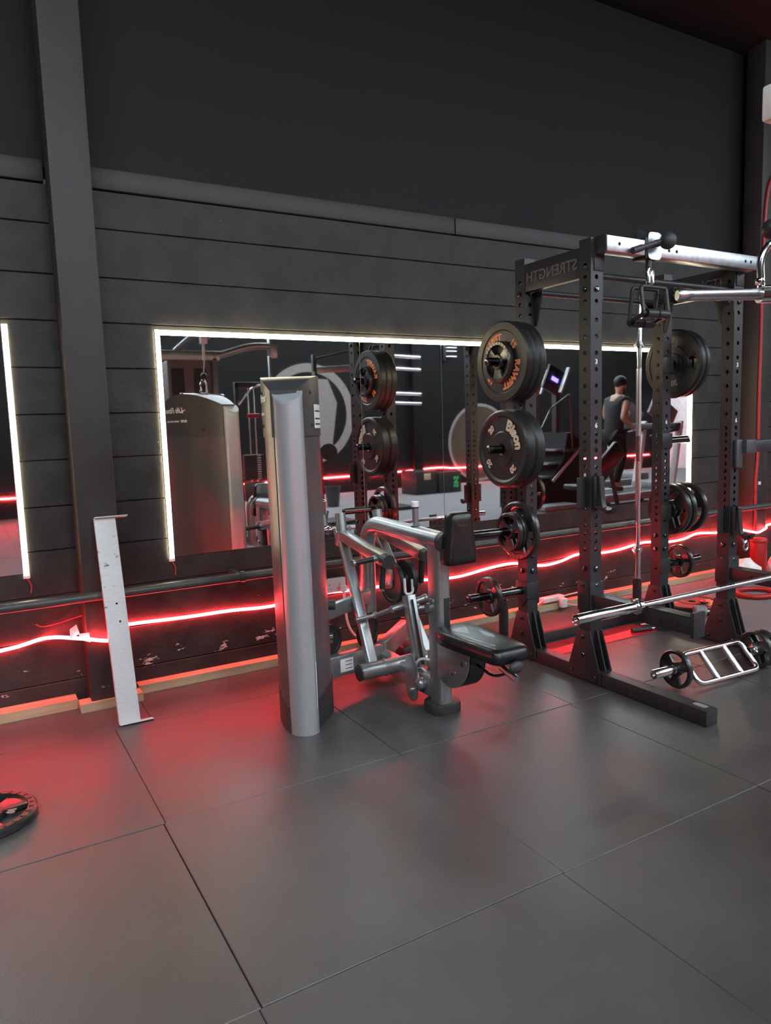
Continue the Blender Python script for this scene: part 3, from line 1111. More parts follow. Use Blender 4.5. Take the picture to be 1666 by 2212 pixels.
bb.bar((XC, 3.155, 0.53), (XC, 3.06, 0.17), 0.050, 0.062, up=(0, 1, 0), bev=0.006)
lev = finish(bb, 'cam_lever', 'silver', mach)
bb = MB()
bb.bar((XC - 0.008, 3.13, 0.51), (XC - 0.008, 3.035, 0.19), 0.0014, 0.0635, up=(0, 1, 0))
finish(bb, 'lever_seam', 'charcoal', lev)
bb = MB()
loop = fillet([(XC - 0.03, 3.16, 0.52), (XC - 0.03, 3.15, 0.60)], 0.01)
bb.tube(fillet([(XC - 0.022, 3.155, 0.62), (XC - 0.022, 3.15, 0.535), (XC + 0.024, 3.15, 0.535), (XC + 0.024, 3.155, 0.61)], 0.025, 6), 0.007, 10)
finish(bb, 'belt_clevis', 'white_plastic', lev, 60)


def pulley(c, ax, r, t_, name, parent):
    bb_ = MB()
    bb_.lathe([(0.0, -t_ / 2), (r * 0.30, -t_ / 2), (r * 0.34, -t_ * 0.3), (r * 0.84, -t_ * 0.3), (r * 0.88, -t_ / 2), (r, -t_ / 2), (r * 0.95, -t_ * 0.12), (r * 0.95, t_ * 0.12), (r, t_ / 2), (r * 0.88, t_ / 2), (r * 0.84, t_ * 0.3), (r * 0.34, t_ * 0.3), (r * 0.30, t_ / 2), (0, t_ / 2)], c, ax, 36)
    o_ = finish(bb_, name, 'rubber', parent, 40)
    bb_ = MB()
    A = Vector(ax).normalized()
    bb_.cyl(Vector(c) - A * (t_ / 2 + 0.008), Vector(c) + A * (t_ / 2 + 0.008), 0.012, seg=12)
    finish(bb_, 'pulley_bolt', 'chrome', o_, 50)
    return o_


pulley((XC - 0.012, 3.30, 0.575), (1, 0, 0), 0.112, 0.028, 'cable_pulley', mach)
pulley((XC + 0.04, 3.24, 0.60), (1, 0, 0), 0.10, 0.028, 'cable_pulley', mach)
pulley((1.60, 3.41, 0.285), (0.35, -1, 0), 0.088, 0.03, 'cable_pulley', mach)
pulley((1.905, 3.53, 0.265), (0.55, -1, 0), 0.098, 0.03, 'cable_pulley', mach)
bb = MB()
bb.cyl((1.52, 3.37, 0.325), (1.60, 3.36, 0.325), 0.015, seg=14)
finish(bb, 'selector_peg', 'chrome', mach, 50)
bb = MB()
bb.box((XC - 0.01, 3.33, 0.60), (0.045, 0.12, 0.10), bev=0.01)
finish(bb, 'pulley_bracket', 'silver', mach)
# pivot bracket under the lever with a white belt hoop
bb = MB()
bp = [(-0.055, 0.06), (-0.045, -0.06)] + arc(0.0, -0.085, 0.05, PI * 1.0, PI * 2.0, 10) + [(0.055, -0.02), (0.05, 0.09), (0.0, 0.11)]
for dx in (-0.075, 0.06):
    bb.prism(bp, (XC + dx, 3.03, 0.15), (0, 1, 0), (0, 0, 1), 0.008, bev=0.002)
br = finish(bb, 'pivot_bracket', 'silver', mach, 40)
bb = MB()
bb.cyl((XC - 0.085, 3.03, 0.075), (XC + 0.07, 3.03, 0.075), 0.012, seg=14)
finish(bb, 'bracket_pin', 'chrome', br, 50)
bb = MB()
hp = [(XC - 0.06, 2.985 + 0.0, 0.085), (XC - 0.06, 2.99, 0.15), (XC - 0.06, 3.01, 0.20), (XC - 0.05, 2.99, 0.235), (XC - 0.03, 2.955, 0.245), (XC, 2.92, 0.235)]
bb.tube(smooth_path(hp, 4), 0.0065, 10)
finish(bb, 'guard_hoop', 'white_plastic', br, 50)
bb = MB()
bb.sph((XC - 0.055, 2.97, 0.12), 0.032, 16)
finish(bb, 'bracket_boss', 'silver', br, 50)
# ================================================================== POWER RACK
XL, XR, YF, YB = 2.855, 4.016, 2.767, 3.265     # post axes
HS = 0.04
rack = thing('power_rack', 'black four-post power rack with cut-out header panels and a zinc top beam', 'squat rack', (XL, YF, 0))
holes = [2.18, 2.12, 2.06, 2.0] + [1.907 - 0.0825 * i for i in range(8)] + [1.29 - 0.0435 * i for i in range(14)] + [0.62, 0.53, 0.40]
ZT = 2.31


def post_mesh():
    bb_ = MB()
    bm = bb_.bm
    r = 0.0125
    edges = [0.0]
    cells = []
    for h in sorted(holes):
        cells.append((h - 0.0195, h + 0.0195, h))
    full = []
    z = 0.02
    for z0, z1, h in cells:
        if z0 > z + 1e-5:
            full.append((z, z0, None))
        full.append((max(z, z0), z1, h))
        z = z1
    full.append((z, ZT, None))
    for k in range(4):
        ang = k * PI / 2
        nx = Vector((math.cos(ang), math.sin(ang), 0))
        tx = Vector((-math.sin(ang), math.cos(ang), 0))
        for z0, z1, h in full:
            P = lambda u, zz, dd=0.0: nx * (HS - dd) + tx * u + Vector((0, 0, zz))
            if h is None:
                bb_.face([bm.verts.new(P(*q)) for q in ((-HS, z0), (HS, z0), (HS, z1), (-HS, z1))])
                continue
            outer = [(HS, h), (HS, z1), (0, z1), (-HS, z1), (-HS, h), (-HS, z0), (0, z0), (HS, z0)]
            inner = [(r * math.cos(q * PI / 4), h + r * math.sin(q * PI / 4)) for q in range(8)]
            vo = [bm.verts.new(P(*q)) for q in outer]
            vi = [bm.verts.new(P(*q)) for q in inner]
            vd = [bm.verts.new(P(q[0], q[1], 0.004)) for q in inner]
            for i in range(8):
                j = (i + 1) % 8
                bb_.face((vo[i], vo[j], vi[j], vi[i]))
                bb_.face((vi[i], vi[j], vd[j], vd[i]))
    bb_.face([bm.verts.new(Vector(q)) for q in ((-HS, -HS, ZT), (HS, -HS, ZT), (HS, HS, ZT), (-HS, HS, ZT))])
    bmesh.ops.remove_doubles(bm, verts=bm.verts, dist=0.0004)
    return bb_


bb = post_mesh()
up_me = None
posts = {}
for nm, x, y in (('fl', XL, YF), ('bl', XL, YB), ('fr', XR, YF), ('br', XR, YB)):
    if up_me is None:
        bmesh.ops.recalc_face_normals(bb.bm, faces=bb.bm.faces)
        up_me = bpy.data.meshes.new('upright')
        bb.bm.to_mesh(up_me)
        bb.bm.free()
        up_me.materials.append(M['rack'])
    o = bpy.data.objects.new('upright', up_me)
    col.objects.link(o)
    o.parent = rack
    o.matrix_parent_inverse = rack.matrix_basis.inverted()
    o.location = (x, y, 0)
    posts[nm] = o
# numerals printed on the fronts of the posts
for x, y, p in ((XL, YF, posts['fl']), (XR, YB, posts['br']), (XR, YF, posts['fr'])):
    for s, z in (('3', 1.697), ('6', 1.372)):
        me = text_mesh(s, 0.034, 0.0006, 0.0012)
        me.materials.clear()
        me.materials.append(M['white_print'])
        F = planar((0, -HS - 0.0007, z), (1, 0, 0), (0, 0, 1))
        for vtx in me.vertices:
            vtx.co = F(vtx.co.x, vtx.co.y, vtx.co.z)
        o = bpy.data.objects.new('numeral', me)
        col.objects.link(o)
        o.parent = p
# feet
for x, y0 in ((XL, 2.02), (XR, 2.47)):
    bb = MB()
    bb.bar((x, y0, 0.0385), (x, 3.47, 0.0385), 0.08, 0.075, bev=0.004)
    ft = finish(bb, 'foot_beam', 'rack', rack)
    bb = MB()
    for y in (2.16, 2.24, 2.32, 2.40, 2.48, 2.56):
        if y > y0 + 0.05:
            bb.cyl((x - 0.0405, y, 0.040), (x - 0.03, y, 0.040), 0.012, seg=12)
    finish(bb, 'foot_hole', 'rack_in', ft)
    if x == XL:
        bb = MB()
        bb.prism(soft([(-0.017, -0.035), (0.017, -0.035), (0.017, 0.035), (-0.017, 0.035)], 0.015), (x + 0.005, 2.085, 0.0765), (1, 0, 0), (0, 1, 0), 0.0008)
        finish(bb, 'foot_sticker', 'grey_print', ft)
bb = MB()
bb.bar((XL, 3.435, 0.035), (XR, 3.435, 0.035), 0.06, 0.06, bev=0.004)
finish(bb, 'rear_cross_member', 'rack', rack)
# gusset plates at the post feet: trapezoids on both sides, with bolts
gpoly = [(-0.115, 0.0), (0.115, 0.0), (0.115, 0.05), (0.045, 0.27), (-0.045, 0.27), (-0.115, 0.05)]
for x in (XL, XR):
    for y in (YF, YB):
        for s in (-1, 1):
            bb = MB()
            bb.prism(gpoly, (x + s * 0.0405 - (0.008 if s < 0 else 0), y, 0.012), (0, 1, 0), (0, 0, 1), 0.008, bev=0.0015)
            g = finish(bb, 'gusset_plate', 'rack', rack)
            bb = MB()
            for u, v in ((-0.085, 0.03), (0.085, 0.03), (0.0, 0.235), (0.0, 0.14)):
                bb.lathe([(0, 0.009), (0.008, 0.009), (0.011, 0.006), (0.011, 0)], (x + s * 0.0485, y + u, 0.012 + v), (s, 0, 0), 10)
            finish(bb, 'bolt', 'black_chrome', g)
        # web plates front and back
        bb = MB()
        for s in (-1, 1):
            bb.prism([(0, 0), (0.075, 0.0), (0.012, 0.21), (0, 0.21)], (x - 0.004, y + s * 0.0405, 0.075), (0, s, 0), (0, 0, 1), 0.008 * s)
        finish(bb, 'gusset_web', 'rack', rack)
# header panels with stencil lettering
for x, flip in ((XL - 0.037, False), (XR + 0.031, True)):
    bb = MB()
    bb.box((x + 0.003, (YF + YB) / 2, 2.20), (0.006, YB - YF - 0.078, 0.15), bev=0.001)
    bb.box((x + 0.02, (YF + YB) / 2, 2.1275), (0.035, YB - YF - 0.08, 0.005))
    bb.box((x + 0.02, (YF + YB) / 2, 2.2725), (0.035, YB - YF - 0.08, 0.005))
    hp_ = finish(bb, 'header_panel', 'rack', rack)
    if not flip:      # the word faces the other way, so it reads mirrored from here
        lettering('STRENGTH', 0.078, planar((x - 0.0006, 3.02, 2.197), (0, 1, 0), (0, 0, 1)), 'stencil', hp_, bold=0.0008)
        lettering('STRENGTH', 0.078, planar((x + 0.0066, 3.02, 2.197), (0, 1, 0), (0, 0, 1)), 'stencil', hp_, bold=0.0008)
    else:
        lettering('STRENGTH', 0.078, planar((x - 0.0006, 3.02, 2.197), (0, -1, 0), (0, 0, 1)), 'stencil', hp_, bold=0.0008)
    for yy, s in ((YF, 1), (YB, -1)):
        bb = MB()
        bb.prism([(0, 0), (0, -0.19), (0.018, -0.19), (0.065, -0.03), (0.065, 0.0)], (XL + 0.03 if not flip else XR - 0.036, yy + s * 0.04, 2.13), (0, s, 0), (0, 0, 1), 0.006 * s, bev=0.001)
        finish(bb, 'header_bracket', 'rack', rack)
for yy in (YF + 0.005, YB - 0.0):
    bb = MB()
    bb.cyl((XL + 0.04, yy, 2.135), (XR - 0.04, yy, 2.135), 0.0165, seg=18)
    pb = finish(bb, 'pull_up_bar', 'rack', rack, 50)
    bb = MB()
    for x, s in ((XL + 0.041, 1), (XR - 0.041, -1)):
        bb.prism([(-0.04, 0.03), (0.04, 0.03), (0.04, -0.13), (-0.04, -0.13)], (x, yy - 0.005, 2.135), (0, 1, 0), (0, 0, 1), 0.006 * s)
        bb.prism([(0, 0.02), (0.085, 0.02), (0.0, -0.13)], (x, yy + 0.036, 2.135), (s, 0, 0), (0, 0, 1), 0.006)
    finish(bb, 'bar_bracket', 'rack', pb)
# zinc beam across the front at the top
bb = MB()
bb.bar((2.845, 2.685, 2.268), (4.06, 2.685, 2.268), 0.075, 0.078, bev=0.005)
zb = finish(bb, 'cross_beam', 'zinc', rack)
bb = MB()
for x in (2.93, 3.30, 3.36, 3.95, 4.0):
    bb.cyl((x, 2.6465, 2.270), (x, 2.655, 2.270), 0.009, seg=12)
finish(bb, 'beam_hole', 'rack_in', zb)
bb = MB()
bb.box((2.841, 2.688, 2.268), (0.008, 0.08, 0.085), bev=0.002)
bb.box((4.064, 2.688, 2.268), (0.008, 0.08, 0.085), bev=0.002)
bb.box((2.87, 2.7245, 2.20), (0.07, 0.006, 0.10), bev=0.002)
bb.box((4.02, 2.7245, 2.20), (0.07, 0.006, 0.10), bev=0.002)
finish(bb, 'beam_end_plate', 'rack', zb)
bb = MB()
for x, y in ((XL, YF), (XL, YB), (XR, YF), (XR, YB)):
    for z in (0.62, 0.53, 2.06 if y == YF else 2.12):
        bb.lathe([(0, 0.012), (0.008, 0.012), (0.014, 0.008), (0.014, 0)], (x - HS, y, z), (-1, 0, 0), 10)
        bb.lathe([(0, 0.012), (0.008, 0.012), (0.014, 0.008), (0.014, 0)], (x, y - HS, z), (0, -1, 0), 10)
finish(bb, 'upright_bolt', 'black_chrome', rack)
# plate horns
horn_z = (1.738, 1.250, 0.775, 0.413)
for z, xt in zip(horn_z, (2.575, 2.575, 2.44, 2.42)):
    for s, x in ((-1, XL), (1, XR)):
        tip = xt if s < 0 else 4.016 + (2.855 - xt) * 0.93
        bb = MB()
        bb.tube([(x + s * 0.04, YB, z), (tip, YB, z + 0.004)], 0.0235, 20)
        bb.lathe([(0.0235, 0.0), (0.020, 0.004), (0.0, 0.004)], (tip, YB, z + 0.004), (s, 0, 0), 20)
        hn = finish(bb, 'plate_horn', 'black_chrome', rack, 50)
        bb = MB()
        bb.prism([(-0.05, 0.05), (0.05, 0.05), (0.05, -0.04), (0.0, -0.10), (-0.05, -0.04)], (x + s * 0.041, YB, z), (0, 1, 0), (0, 0, 1), 0.010 * s, bev=0.002)
        bb.box((x + s * 0.0, YB - 0.045, z), (0.09, 0.008, 0.10), bev=0.002)
        finish(bb, 'horn_plate', 'rack', hn)
# bar storage tube behind the rear post
bb = MB()
bb.lathe([(0.026, 0.0), (0.030, 0.0), (0.030, 0.30), (0.026, 0.30)], (2.86, 3.50, 0.0), (0, 0, 1), 24, closed=True)
bb.bar((2.86, 3.48, 0.03), (2.86, 3.42, 0.03), 0.05, 0.05)
finish(bb, 'bar_holder', 'rack', rack, 50)
# J cups hung on the front posts
for x, z, lab in ((XL, 0.925, 'black lined J cup on the rack post beside the seated row machine'), (XR, 0.67, 'black lined J cup low on the rack post near the far pillar')):
    t = thing('j_cup', lab, 'rack attachment', (x, YF, z))
    bb = MB()
    sp = fillet([(x, YF - 0.05, z + 0.19), (x, YF - 0.075, z + 0.185), (x, YF - 0.085, z + 0.06), (x, YF - 0.10, z + 0.01), (x, YF - 0.15, z - 0.005), (x, YF - 0.17, z + 0.03)], 0.03, 5)
    for s in (-1, 1):
        bb.bar((x + s * 0.045, YF, z + 0.02), (x + s * 0.045, YF, z + 0.18), 0.006, 0.10, up=(1, 0, 0))
    for i in range(len(sp) - 1):
        dd = (sp[i + 1] - sp[i])
        bb.bar(sp[i] - dd * 0.08, sp[i + 1] + dd * 0.08, 0.011, 0.030, up=(1, 0, 0))
    finish(bb, 'hook', 'rack', t)
    bb = MB()
    bb.box((x, YF - 0.052, z + 0.10), (0.06, 0.020, 0.17), bev=0.004)
    bb.bar((x, YF - 0.062, z + 0.028), (x, YF - 0.15, z + 0.012), 0.06, 0.012)
    finish(bb, 'plastic_liner', 'rubber', t)
# spotter arms
for x, lab in ((XL, 'black spotter arm carrying the sleeve end of the chrome barbell'), (XR, 'black spotter arm carrying the far end of the barbell, by the red tub')):
    t = thing('spotter_arm', lab, 'rack attachment', (x, YF, 0.45))
    bb = MB()
    bb.bar((x, 2.115, 0.447), (x, 2.722, 0.447), 0.075, 0.078, bev=0.004)
    arm = finish(bb, 'arm_tube', 'rack', t)
    bb = MB()
    for y in (2.18, 2.28, 2.38, 2.48, 2.58):
        bb.cyl((x - 0.038, y, 0.445), (x - 0.03, y, 0.445), 0.012, seg=12)
    finish(bb, 'arm_hole', 'rack_in', arm)
    bb = MB()
    bb.box((x, 2.105, 0.455), (0.08, 0.02, 0.12), bev=0.003)
    finish(bb, 'end_stop', 'rack', t)
    bb = MB()
    bb.box((x, 2.30, 0.4885), (0.07, 0.36, 0.005), bev=0.001)
    finish(bb, 'plastic_liner', 'rubber', t)
    bb = MB()
    bb.box((x, 2.722, 0.45), (0.10, 0.010, 0.20), bev=0.002)
    for s in (-1, 1):
        bb.box((x + s * 0.046, 2.765, 0.47), (0.008, 0.09, 0.16), bev=0.002)
    finish(bb, 'mounting_saddle', 'rack', t)
# dip arm on the post by the far pillar
t = thing('dip_arm', 'dark grey dip arm bracketed to the rack post beside the far pillar', 'rack attachment', (XR, YF, 1.2))
bb = MB()
bb.box((XR + 0.012, YF - 0.052, 1.174), (0.062, 0.022, 0.168), bev=0.006)
bb.box((XR + 0.085, YF - 0.066, 1.216), (0.10, 0.05, 0.080), bev=0.006)
finish(bb, 'mounting_bracket', 'grey_bracket', t)
bb = MB()
bb.bar((XR + 0.125, YF - 0.066, 1.214), (XR + 0.72, YF - 0.066, 1.222), 0.05, 0.070, bev=0.006)
finish(bb, 'arm_tube', 'rack', t)
# ------------------------------------------------------------------ trolley on the zinc beam, hanging double grip handle
t = thing('beam_trolley', 'black clamp with a ball-ended lever on the zinc beam', 'rack attachment', (3.15, 2.685, 2.27))
xt = 3.165
bb = MB()
bb.bar((xt - 0.05, 2.685, 2.268), (xt + 0.06, 2.685, 2.268), 0.088, 0.105, bev=0.006)
finish(bb, 'clamp_body', 'rack', t)
bb = MB()
bb.prism(soft([(-0.045, -0.05), (0.055, -0.05), (0.055, 0.085), (-0.045, 0.085)], 0.03), (xt + 0.005, 2.6405, 2.262), (1, 0, 0), (0, 0, 1), 0.006)
finish(bb, 'clamp_plate', 'zinc', t)
bb = MB()
bb.cyl((xt - 0.165, 2.625, 2.238), (xt - 0.02, 2.595, 2.285), 0.013, seg=16)
bb.cyl((xt - 0.165, 2.625, 2.238), (xt - 0.11, 2.615, 2.256), 0.017, seg=16)
bb.cyl((xt + 0.03, 2.64, 2.29), (xt + 0.03, 2.59, 2.30), 0.015, seg=16)
bb.cyl((xt - 0.03, 2.597, 2.283), (xt + 0.03, 2.588, 2.298), 0.014, seg=16)
lv = finish(bb, 'lever', 'charcoal', t, 50)
bb = MB()
bb.sph((xt + 0.035, 2.575, 2.295), 0.043, 24)
finish(bb, 'ball_knob', 'charcoal', lv, 60)
bb = MB()
bb.cyl((xt - 0.03, 2.685, 2.33), (xt - 0.03, 2.71, 2.345), 0.03, seg=16)
finish(bb, 'roller', 'charcoal', t, 50)
bb = MB()
bb.cyl((xt - 0.005, 2.66, 2.225), (xt - 0.005, 2.66, 2.165), 0.016, seg=14)
finish(bb, 'swivel', 'rubber', t, 50)

xh, yh = 3.165, 2.655
t = thing('carabiner', 'pair of bright steel clips holding the double grip handle under the zinc beam', 'clip', (xh, yh, 2.15))
bb = MB()
for s in (-1, 1):
    bb.tube(fillet([(xh + s * 0.022, yh + s * 0.01, 2.175), (xh + s * 0.034, yh + s * 0.012, 2.15), (xh + s * 0.032, yh + s * 0.012, 2.095), (xh + s * 0.012, yh, 2.09), (xh + s * 0.008, yh, 2.15)], 0.015, 4, True), 0.0095, 10, closed=True)
finish(bb, 'clip_loop', 'chrome', t, 60)
t = thing('close_grip_attachment', 'black close-grip handle with padded bars hanging under the zinc beam', 'cable attachment', (xh, yh, 2.0))
for k, dy, z1 in ((0, -0.045, 1.935), (1, 0.05, 1.90)):
    bb = MB()
    w2 = 0.098
    lp = [(xh - w2, yh + dy, z1), (xh - w2, yh + dy * 0.55, 2.072), (xh + w2 * 0.93, yh + dy * 0.55, 2.072), (xh + w2 * 0.93, yh + dy, z1)]
    bb.tube(fillet(lp, 0.02, 5), 0.0105, 10, sq=1.0)
    bb.tube([(xh - w2, yh + dy, z1), (xh + w2 * 0.93, yh + dy, z1)], 0.008, 10)
    bb.sph((xh - w2, yh + dy, z1), 0.015, 12)
    bb.sph((xh + w2 * 0.93, yh + dy, z1), 0.015, 12)
    fr = finish(bb, 'frame', 'rubber', t, 50)
    bb = MB()
    for x0, x1 in ((-0.082, -0.006), (0.003, 0.078)):
        bb.cyl((xh + x0, yh + dy, z1), (xh + x1, yh + dy, z1), 0.0235, seg=18)
    finish(bb, 'grip', 'rubber', fr, 50)
bb = MB()
bb.bar((xh - 0.098, yh - 0.045, 1.93), (xh - 0.098, yh + 0.05, 1.90), 0.03, 0.012)
bb.bar((xh + 0.09, yh - 0.045, 1.93), (xh + 0.09, yh + 0.05, 1.90), 0.03, 0.012)
bb.cyl((xh, yh, 2.07), (xh, yh, 2.10), 0.012, seg=12)
finish(bb, 'spreader', 'rack', t)

# ================================================================== BARBELLS
def olympic(p0, d, shaft, sleeve, name, label, thick=1.0, parts=(1, 1)):
    """bar from sleeve tip p0 along d"""
    p0, d = Vector(p0), Vector(d).normalized()
    t_ = thing(name, label, 'barbell', p0)
    a, b_ = sleeve, sleeve + shaft
    bb_ = MB()
    bb_.cyl(p0 + d * a, p0 + d * b_, 0.0142 * thick, seg=20)
    finish(bb_, 'shaft', 'chrome', t_, 50)
    bb_ = MB()
    for q0, q1 in ((a + 0.16, a + 0.16 + shaft * 0.33), (b_ - 0.16 - shaft * 0.33, b_ - 0.16)):
        bb_.cyl(p0 + d * q0, p0 + d * q1, 0.0149 * thick, seg=20)
    finish(bb_, 'knurling', 'knurl', t_, 50)
    for k, (q0, sgn) in enumerate(((0.0, 1), (b_ + sleeve, -1))):
        if not parts[k]:
            continue
        bb_ = MB()
        bb_.lathe([(0.0, 0.012), (0.012, 0.012), (0.012, 0.004), (0.021, 0.004), (0.023, 0.0), (0.0245, 0.003), (0.0245, sleeve - 0.03)], p0 + d * q0, d * sgn, 28)
        sl = finish(bb_, 'sleeve', 'chrome', t_, 50)
        bb_ = MB()
        bb_.lathe([(0.0245, sleeve - 0.035), (0.030, sleeve - 0.035), (0.030, sleeve - 0.025), (0.038, sleeve - 0.022), (0.038, sleeve - 0.008), (0.028, sleeve - 0.005), (0.028, sleeve + 0.012), (0.015, sleeve + 0.012)], p0 + d * q0, d * sgn, 28)
        finish(bb_, 'sleeve_collar', 'chrome', sl, 40)
    return t_


olympic((2.335, 2.352, 0.5085), (1, -0.004, 0.001), 1.31, 0.415, 'barbell', 'long chrome barbell lying across the two spotter arms')
olympic((4.405, 3.785, 0.02), (0.012, 0.012, 1), 1.51, 0.40, 'barbell', 'chrome barbell standing upright before the mirror', thick=1.28)
t = thing('bar_stand', 'short black tube on the floor holding the upright barbell', 'bar holder', (4.405, 3.785, 0))
bb = MB()
bb.lathe([(0.027, 0.0), (0.033, 0.0), (0.033, 0.17), (0.027, 0.17)], (4.405, 3.785, 0.012), (0, 0, 1), 24, closed=True)
finish(bb, 'holder_tube', 'rubber', t, 40)
bb = MB()
bb.box((4.405, 3.785, 0.006), (0.16, 0.16, 0.012), bev=0.003)
finish(bb, 'holder_base', 'rack', t)


# ================================================================== PLATES
def disc(name, label, c, R_, tk, style, ax=(-1, 0, 0), group=None, parent=None):
    """weight plate; c is the centre of the visible face, which looks along ax; the plate extends the other way"""
    c, A = Vector(c), Vector(ax).normalized()
    bb_ = MB()
    if style == 'bumper':
        prof = [(0.026, -0.004), (0.04, 0.0), (R_ * 0.40, 0.0), (R_ * 0.43, -0.004), (R_ * 0.76, -0.005), (R_ * 0.79, 0.0), (R_ * 0.965, 0.0), (R_, -0.008), (R_, -tk + 0.008), (R_ * 0.965, -tk), (R_ * 0.79, -tk), (R_ * 0.76, -tk + 0.005), (R_ * 0.43, -tk + 0.005), (R_ * 0.40, -tk), (0.026, -tk)]
        bb_.lathe(prof, c, A, 64, closed=True)
        o_ = finish(bb_, name, 'bumper', None, 28)
    elif style == 'hex':
        prof = [(0.026, -0.004), (0.034, 0.002), (R_ * 0.42, 0.002), (R_ * 0.46, -0.006), (R_ * 0.80, -0.010), (R_ * 0.86, 0.0), (R_ * 0.95, 0.0), (R_, -0.010), (R_, -tk + 0.010), (R_ * 0.95, -tk), (0.026, -tk)]
        bb_.lathe(prof, c, A, 72, closed=True)
        o_ = finish(bb_, name, 'bumper', None, 28)
    else:
        x, y, z = basis(A)
        ring = [(R_ * 0.80, -tk * 0.2), (R_ * 0.82, 0.0), (R_ * 0.95, 0.0), (R_, -tk * 0.22), (R_, -tk * 0.78), (R_ * 0.95, -tk), (R_ * 0.82, -tk), (R_ * 0.80, -tk * 0.8)]
        bb_.lathe(ring, c, A, 48, closed=True)
        hub = [(0.026, 0.0), (R_ * 0.27 + 0.008, 0.0), (R_ * 0.30 + 0.008, -tk * 0.25), (R_ * 0.30 + 0.008, -tk * 0.75), (R_ * 0.27 + 0.008, -tk), (0.026, -tk)]
        bb_.lathe(hub, c, A, 36, closed=True)
        if style == 'three':
            bb_.lathe([(0.03, -0.004), (R_ * 0.52, -0.004), (R_ * 0.54, -0.010), (R_ * 0.54, -tk + 0.010), (R_ * 0.52, -tk + 0.004), (0.03, -tk + 0.004)], c, A, 48, closed=True)
        for k in range(3):
            a0 = k * 2 * PI / 3 + (0.5 if style == 'grip' else PI / 3)
            hw = 0.55 if style == 'grip' else 0.80
            poly = arc(0, 0, R_ * (0.28 if style == 'grip' else 0.545), a0 - hw, a0 + hw, 8) + arc(0, 0, R_ * 0.82, a0 + hw * (0.78 if style == 'grip' else 1.0), a0 - hw * (0.78 if style == 'grip' else 1.0), 10)
            bb_.prism(poly, c - A * tk * (0.72 if style == 'grip' else 0.92), x, y, tk * (0.5 if style == 'grip' else 0.84), bev=0.002)
        nr = 26
        for k in range(nr if style == 'grip' else 0):      # raised ribs on the rim
            a0 = 2 * PI * k / nr
            pc = c + (x * math.cos(a0) + y * math.sin(a0)) * R_ * 0.885
            rd = (x * math.cos(a0) + y * math.sin(a0))
            bb_.bar(pc - rd * R_ * 0.045, pc + rd * R_ * 0.045, R_ * 0.05, 0.004, up=A)
        o_ = finish(bb_, name, 'iron' if style == 'grip' else 'bumper', None, 35)
    tag(o_, label, 'weight plate', group)
    return o_


def ring_text(s, size, c, R_, ang, mname, parent, ax=(-1, 0, 0), bold=0.003, flip=False):
    """text bent round a plate face; ang is the clock angle of its middle, 0 = top, clockwise"""
    A = Vector(ax)
    u = Vector((0, -1, 0)) if abs(A.x) > 0.5 else Vector((1, 0, 0))
    v = A.cross(u)
    c = Vector(c)

    def f(a, bb_, d_):
        r_ = R_ + bb_
        th = ang + a / R_
        return c + (u * math.sin(th) + v * math.cos(th)) * r_ + A * (d_ + 0.0008)
    return lettering(s, size, f, mname, parent, bold=bold)


yb = YB
# top horn
f1 = (2.672, yb, 1.742)
p = disc('weight_plate', 'orange-lettered bumper plate facing out from the highest rack horn', f1, 0.225, 0.046, 'bumper')
ring_text('RAWFIT', 0.056, (f1[0] - 0.0 + 0.005, yb, f1[2]), 0.135, -0.75, 'orange', p)
ring_text('RAWFIT', 0.056, (f1[0] + 0.005, yb, f1[2]), 0.135, 2.30, 'orange', p)
ring_text('15', 0.050, (f1[0] + 0.005, yb, f1[2]), 0.135, 0.85, 'orange', p)
ring_text('15', 0.050, (f1[0] + 0.005, yb, f1[2]), 0.135, -2.35, 'orange', p)
disc('weight_plate', 'black bumper plate in the middle of the three on the highest horn', (2.720, yb, 1.742), 0.225, 0.044, 'bumper')
disc('weight_plate', 'black bumper plate against the post on the highest horn', (2.766, yb, 1.740), 0.224, 0.044, 'bumper')
disc('weight_plate', 'little iron grip plate in front of the orange-lettered bumper plates', (2.640, yb, 1.740), 0.116, 0.031, 'grip')
# second horn
f2 = (2.668, yb, 1.253)
p = disc('weight_plate', 'black bumper plate with tan script facing out on the second horn', f2, 0.222, 0.068, 'hex')
ring_text('Bison', 0.082, (f2[0] + 0.0035, yb, f2[2]), 0.142, 0.95, 'cream', p, bold=0.004)
for an in (-0.72, -2.2, 2.45):
    ring_text('20', 0.048, (f2[0] + 0.0045, yb, f2[2]), 0.143, an, 'cream', p, bold=0.002)
disc('weight_plate', 'black bumper plate against the post on the second horn', (2.738, yb, 1.253), 0.222, 0.068, 'hex')
# third horn
disc('weight_plate', 'large iron plate with grip slots against the post on the third horn', (2.772, yb, 0.772), 0.172, 0.036, 'grip')
disc('weight_plate', 'small iron grip plate touching the large one on the third horn', (2.738, yb, 0.770), 0.115, 0.030, 'grip')
disc('weight_plate', 'outer one of the two small iron grip plates on the third horn', (2.704, yb, 0.770), 0.113, 0.030, 'grip')
# lowest horn
disc('weight_plate', 'single small iron grip plate halfway along the lowest rack horn', (2.548, yb, 0.409), 0.115, 0.030, 'grip')
